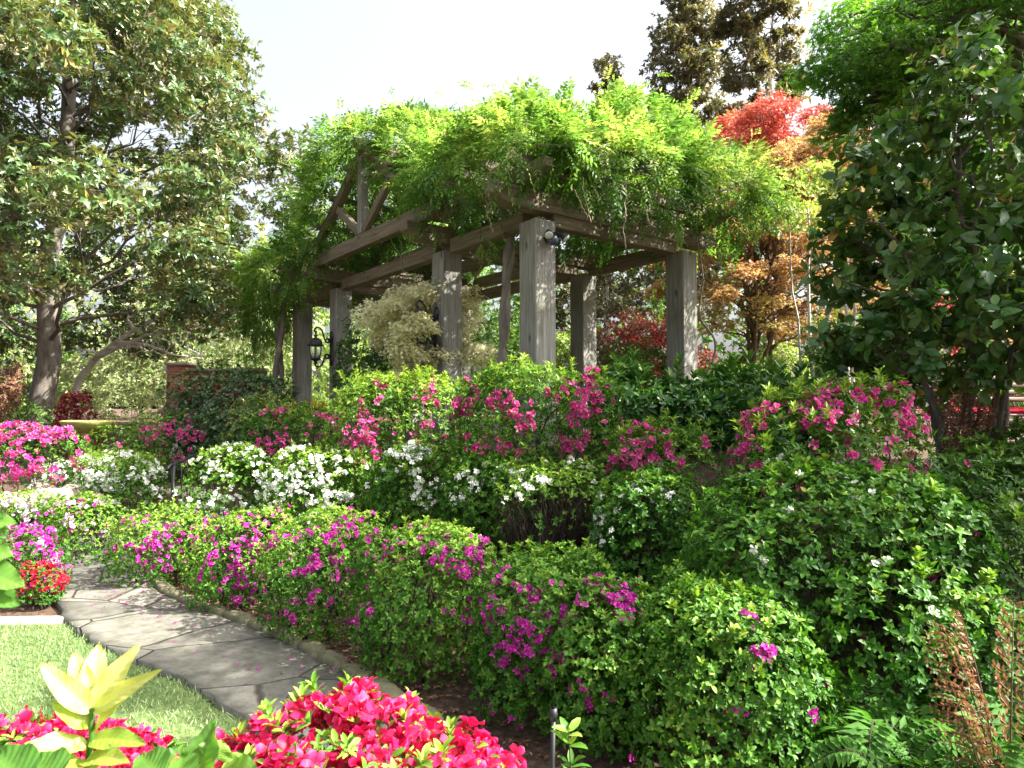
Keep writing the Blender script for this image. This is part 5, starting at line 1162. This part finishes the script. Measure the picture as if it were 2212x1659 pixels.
def bench():
    c = at(2165, 882, 7.6); g = 1.12; t = thing('bench', 'dark slatted bench with a red seat cushion behind the camellia', 'bench', (c[0], c[1], g), rotz=.12)
    W_ = 1.9
    for i in range(6):
        mb = MB(); box(mb, (0, .28 + .03 * i, .58 + .085 * i), (W_, .03, .055)); mb.build('back_slat', M['benchwood'], t, local=True)
    for i in range(4):
        mb = MB(); box(mb, (0, -.2 + .125 * i, .40), (W_, .10, .03)); mb.build('seat_slat', M['benchwood'], t, local=True)
    bm = bmesh.new(); bmesh.ops.create_cube(bm, size=1)
    for v in bm.verts: v.co = (v.co.x * (W_ - .2), v.co.y * .46, v.co.z * .07)
    bmesh.ops.bevel(bm, geom=list(bm.edges), offset=.028, segments=3, affect='EDGES'); me = bpy.data.meshes.new('cushion'); bm.to_mesh(me); bm.free(); me.materials.append(M['redcush']); o = bpy.data.objects.new('cushion', me); put(o, t); o.location = (0, -.02, .452)
    for s in (-1, 1):
        for y in (-.2, .27):
            mb = MB(); box(mb, (s * (W_ / 2 - .06), y, .19), (.06, .06, .39)); mb.build('leg', M['benchwood'], t, local=True)
        mb = MB(); box(mb, (s * (W_ / 2 - .06), .345, .80), (.055, .05, .78)); mb.build('back_post', M['benchwood'], t, local=True)
        mb = MB(); box(mb, (s * (W_ / 2 - .06), .03, .62), (.06, .55, .04)); box(mb, (s * (W_ / 2 - .06), -.2, .5), (.05, .05, .2)); mb.build('armrest', M['benchwood'], t, local=True)
    mb = MB(); box(mb, (0, -.23, .33), (W_ - .2, .03, .09)); mb.build('apron', M['benchwood'], t, local=True)
bench()

# ------------------------------------------------------------------ ferns
def fern(name, label, base, fronds, seed, mat, group=None, pair=16, wid=.16, curl=.0, stem='twig'):
    rng = np.random.default_rng(seed); root = thing(name, label, 'fern', (base[0], base[1], gz(base[0], base[1])), group); mb = MB(); ms = MB()
    for (tip, rise) in fronds:
        b = np.array([base[0] + rng.normal(0, .04), base[1] + rng.normal(0, .04), gz(base[0], base[1])]); tip = np.array(tip, float); t = np.linspace(0, 1, 24)
        Q = b + (tip - b) * t[:, None]; Q[:, 2] += rise * np.sin(np.pi * t) * 1.0; tube(ms, Q, np.linspace(.0045, .0015, 24), 5, cap=False)
        k = np.linspace(.16, .985, pair); L = np.linalg.norm(tip - b)
        C = np.stack([np.interp(k, t, Q[:, i]) for i in range(3)], 1); D = unit(np.stack([np.interp(k, t, np.gradient(Q[:, i])) for i in range(3)], 1)); side = unit(np.cross(D, np.array([0, 0, 1.]) + rng.normal(0, .15, 3)))
        up = np.cross(side, D); ll = L * wid * np.sin(np.pi * np.clip(.08 + .9 * (1 - k) ** .8, 0, 1)) ** .8 * 1.25 + .008
        for s in (-1, 1):
            d = unit(D * .35 + s * side + up * (.1 - curl) + rng.normal(0, .06, D.shape))
            if curl:                                       # divided pinnae of the dried frond
                leaves(mb, C, d - up * curl * .6, up, ll * 1.05, .007, KITE, .15)
                for j in range(5):
                    f = (j + .6) / 5; q = C + d * (ll * f)[:, None] - up * (ll * curl * f * f)[:, None]
                    for s2 in (-1, 1): leaves(mb, q, unit(s2 * D + d * .5 - up * .3 + rng.normal(0, .2, D.shape)), up, ll * .30 * (1.1 - f * .6), ll * .11, DIA, rng.uniform(0, 1, len(q)))
            else: leaves(mb, C, d, up, ll, ll * .30 + .004, KITE, np.clip(rng.normal(.5, .2, len(C)), 0, 1))
    mb.build('fronds', M[mat], root); ms.build('stalks', M[stem], root)
def fan(base, k, r, z, seed, a0=0, a1=6.28):
    rng = np.random.default_rng(seed); out = []
    for i in range(k):
        a = a0 + (a1 - a0) * (i + rng.uniform(-.3, .3)) / k; q = r * rng.uniform(.75, 1.15); out.append(((base[0] + q * math.cos(a), base[1] + q * math.sin(a), gz(base[0], base[1]) + z * rng.uniform(.6, 1.3)), rng.uniform(.12, .24)))
    return out
GF = 'green ferns on the shady ground at the right'
for i, (px, py, d, lab) in enumerate(((2010, 1590, 2.75, 'green fern with sunlit fronds at the bottom right corner'), (1900, 1600, 2.9, 'shaded green fern right of the last hedge azalea'), (2150, 1620, 2.7, 'green fern under the dead bracken at the right corner'), (2150, 1080, 4.6, 'green fern below the bench behind the straggling azalea'), (2195, 1300, 3.6, 'green fern at the right edge above the dead bracken'), (1985, 1640, 2.5, 'low fern cut by the bottom of the view'))):
    p = at(px, py, d); fern('fern', lab, p[:2], fan(p, 15, .40, .2, 270 + i), 280 + i, 'fern', GF)
p = at(2190, 1700, 2.45)
fern('dead_fern', 'dried rusty bracken fronds at the right edge', p[:2], [(at(2035, 1350, 2.5), .10), (at(2075, 1325, 2.5), .10), (at(2190, 1300, 2.55), .06), (at(2260, 1380, 2.4), .05), (at(2050, 1470, 2.4), .06)], 290, 'deadfern', None, 13, .10, .3, 'barkbrown')
p = at(2085, 1010, 4.9)
fern('dead_fern', 'orange dried bracken standing in front of the bench', p[:2], [(at(2060, 880, 4.9), .02), (at(2085, 850, 4.9), .02), (at(2105, 840, 4.95), .02), (at(2120, 870, 4.9), .02), (at(2070, 920, 4.85), .02)], 291, 'deadfern', None, 14, .2, .35, 'barkbrown')

# ------------------------------------------------------------------ foreground sprigs close to the viewer
BR = np.random.default_rng(310)
def blade(mb, b, t, w_, n, tone):
    """one close leaf: pointed outline, midrib fold, side veins, wavy rim, drooping tip"""
    b, t = np.array(b, float), np.array(t, float); L = np.linalg.norm(t - b); D = (t - b) / L
    X = np.cross(D, np.array(n, float)); X /= np.linalg.norm(X); Z = np.cross(X, D); nu, nv = 13, 28
    u = np.linspace(-1, 1, nu); v = np.linspace(0, 1, nv); U, V = np.meshgrid(u, v)
    half = .5 * w_ * (np.sin(np.pi * V ** .8) ** .75) * (1 - .25 * V) * 1.15
    ph = BR.uniform(0, 6.28); bend = BR.uniform(.05, .2)
    z = .30 * half * np.abs(U) ** 1.3 + .05 * w_ * np.sin(V * 15 + ph + 1.5 * np.sign(U)) * np.abs(U) ** 2 - L * bend * V ** 2 + 0.015 * w_ * np.sin((V * 9 - np.abs(U) * 1.6) * 2 * np.pi) * (np.abs(U) > .08)
    P = b + D * (L * V)[..., None] + X * (half * U)[..., None] + Z * z[..., None]
    i, j = np.meshgrid(np.arange(nu - 1), np.arange(nv - 1)); a = (j * nu + i).ravel()
    uc = np.abs((u[:-1] + u[1:]) / 2)[None].repeat(nv - 1, 0).ravel(); vc = ((v[:-1] + v[1:]) / 2)[:, None].repeat(nu - 1, 1).ravel()
    tn = tone + .12 * (uc < .1) + .05 * (np.sin((vc * 9 - uc * 1.6) * 2 * np.pi) > .75) - .10 * uc + .08 * np.sin(vc * 4 + ph) + BR.normal(0, .025, len(uc))
    mb.add(P.reshape(-1, 3), np.concatenate([np.stack([a, a + 1, a + nu + 1], 1), np.stack([a, a + nu + 1, a + nu], 1)]), np.clip(np.concatenate([tn, tn]), 0, 1))
def rosette():
    s0 = at(185, 1720, 1.02); t = thing('young_shrub', 'pale yellow green leaf rosette standing up close at the lower left', 'plant', (s0[0], s0[1], gz(s0[0], s0[1]))); mb = MB(); d = 1.0
    c = at(200, 1530, d)
    for (px, py, dd, w_, tn) in ((85, 1437, .97, .032, .95), (150, 1405, 1.02, .036, .9), (205, 1386, 1.03, .042, .95), (288, 1395, 1.0, .036, .95), (335, 1447, .96, .026, .75), (120, 1470, 1.04, .03, .5), (250, 1420, 1.06, .03, .6)):
        blade(mb, c + (0, 0, -.005), at(px, py, dd), w_, (.1, -.75, .5), tn)
    for (bx, by, px, py, dd, w_, tn) in ((195, 1570, 112, 1512, .98, .03, .35), (205, 1575, 258, 1505, .98, .034, .6), (195, 1600, 300, 1590, .95, .034, .3), (190, 1610, 30, 1610, .92, .04, .7), (185, 1640, 255, 1620, .9, .034, .5), (200, 1650, 100, 1655, .92, .05, .3)):
        blade(mb, at(bx, by, 1.0), at(px, py, dd), w_, (.05, -.5, .8), tn)
    mb.build('foliage', M['young'], t)
    ms = MB(); tube(ms, [(s0[0], s0[1], gz(s0[0], s0[1])), at(188, 1660, 1.0), at(198, 1590, 1.0), c], [.006, .005, .0045, .004], 8); ms.build('stem', M['fern'], t)
rosette()
def sprig(name, label, pts, base, mat, seed):
    t = thing(name, label, 'plant', (base[0], base[1], gz(base[0], base[1]))); mb = MB(); ms = MB()
    for (b, tip, w_, tn, n) in pts: blade(mb, b, tip, w_, n, tn)
    mb.build('foliage', M[mat], t); top = pts[0][0]
    tube(ms, [(base[0], base[1], gz(base[0], base[1])), np.array(top) - (0, 0, .02), top], [.006, .004, .003], 7); ms.build('stem', M['twig'], t)
b = at(450, 1690, .95)
sprig('leafy_shrub', 'broad green leaves at the bottom edge left of the crimson azalea', [(at(430, 1700, .95), at(452, 1555, .98), .06, .35, (-.3, -.6, .6)), (at(470, 1690, .95), at(545, 1665, .9), .06, .75, (.1, -.5, .8)), (at(460, 1640, .97), at(480, 1600, .98), .05, .8, (.3, -.7, .6)), (at(350, 1680, .9), at(300, 1625, .95), .05, .4, (0, -.6, .8)), (at(380, 1700, .9), at(390, 1620, .95), .06, .4, (-.2, -.6, .8)), (at(60, 1700, .85), at(-20, 1610, .9), .06, .2, (0, -.6, .8)), (at(120, 1700, .85), at(60, 1625, .9), .06, .25, (0, -.5, .8))], b, 'green_maple', 1)
b = at(-60, 1330, 1.0)
sprig('leafy_shrub', 'green leaves poking in at the left edge of the view', [(at(-50, 1140, 1.0), at(30, 1122, 1.0), .04, .45, (0, -.6, .8)), (at(-60, 1190, 1.0), at(22, 1195, 1.0), .045, .4, (0, -.7, .7)), (at(-50, 1235, 1.0), at(48, 1262, .98), .045, .5, (0, -.6, .8)), (at(-50, 1280, 1.0), at(38, 1300, .98), .045, .35, (0, -.7, .7)), (at(-50, 1100, 1.0), at(14, 1160, 1.0), .03, .3, (0, -.7, .7))], b, 'green_maple', 2)
def upright_sprig():
    rng = np.random.default_rng(300); b = at(1235, 1760, 1.9); t = thing('young_shoot', 'fresh upright green shoot at the bottom right of the crimson azalea', 'plant', (b[0], b[1], gz(b[0], b[1]))); mb = MB(); top = at(1228, 1580, 1.9); lo = at(1240, 1760, 1.9)
    for k, nn in ((1.0, 5), (.86, 5), (.6, 5), (.35, 5)):
        p = lo + (top - lo) * k; whorls(mb, p[None], np.array([[0, -.25, 1.]]), nn, .062 if k < .9 else .05, .42, OVAL, .5 if k < .8 else .75, rng, (35, 80))
    mb.build('foliage', M['azalea'], t); ms = MB(); tube(ms, [(b[0], b[1], gz(b[0], b[1])), lo, top], [.005, .004, .002], 6); ms.build('stem', M['twig'], t)
upright_sprig()
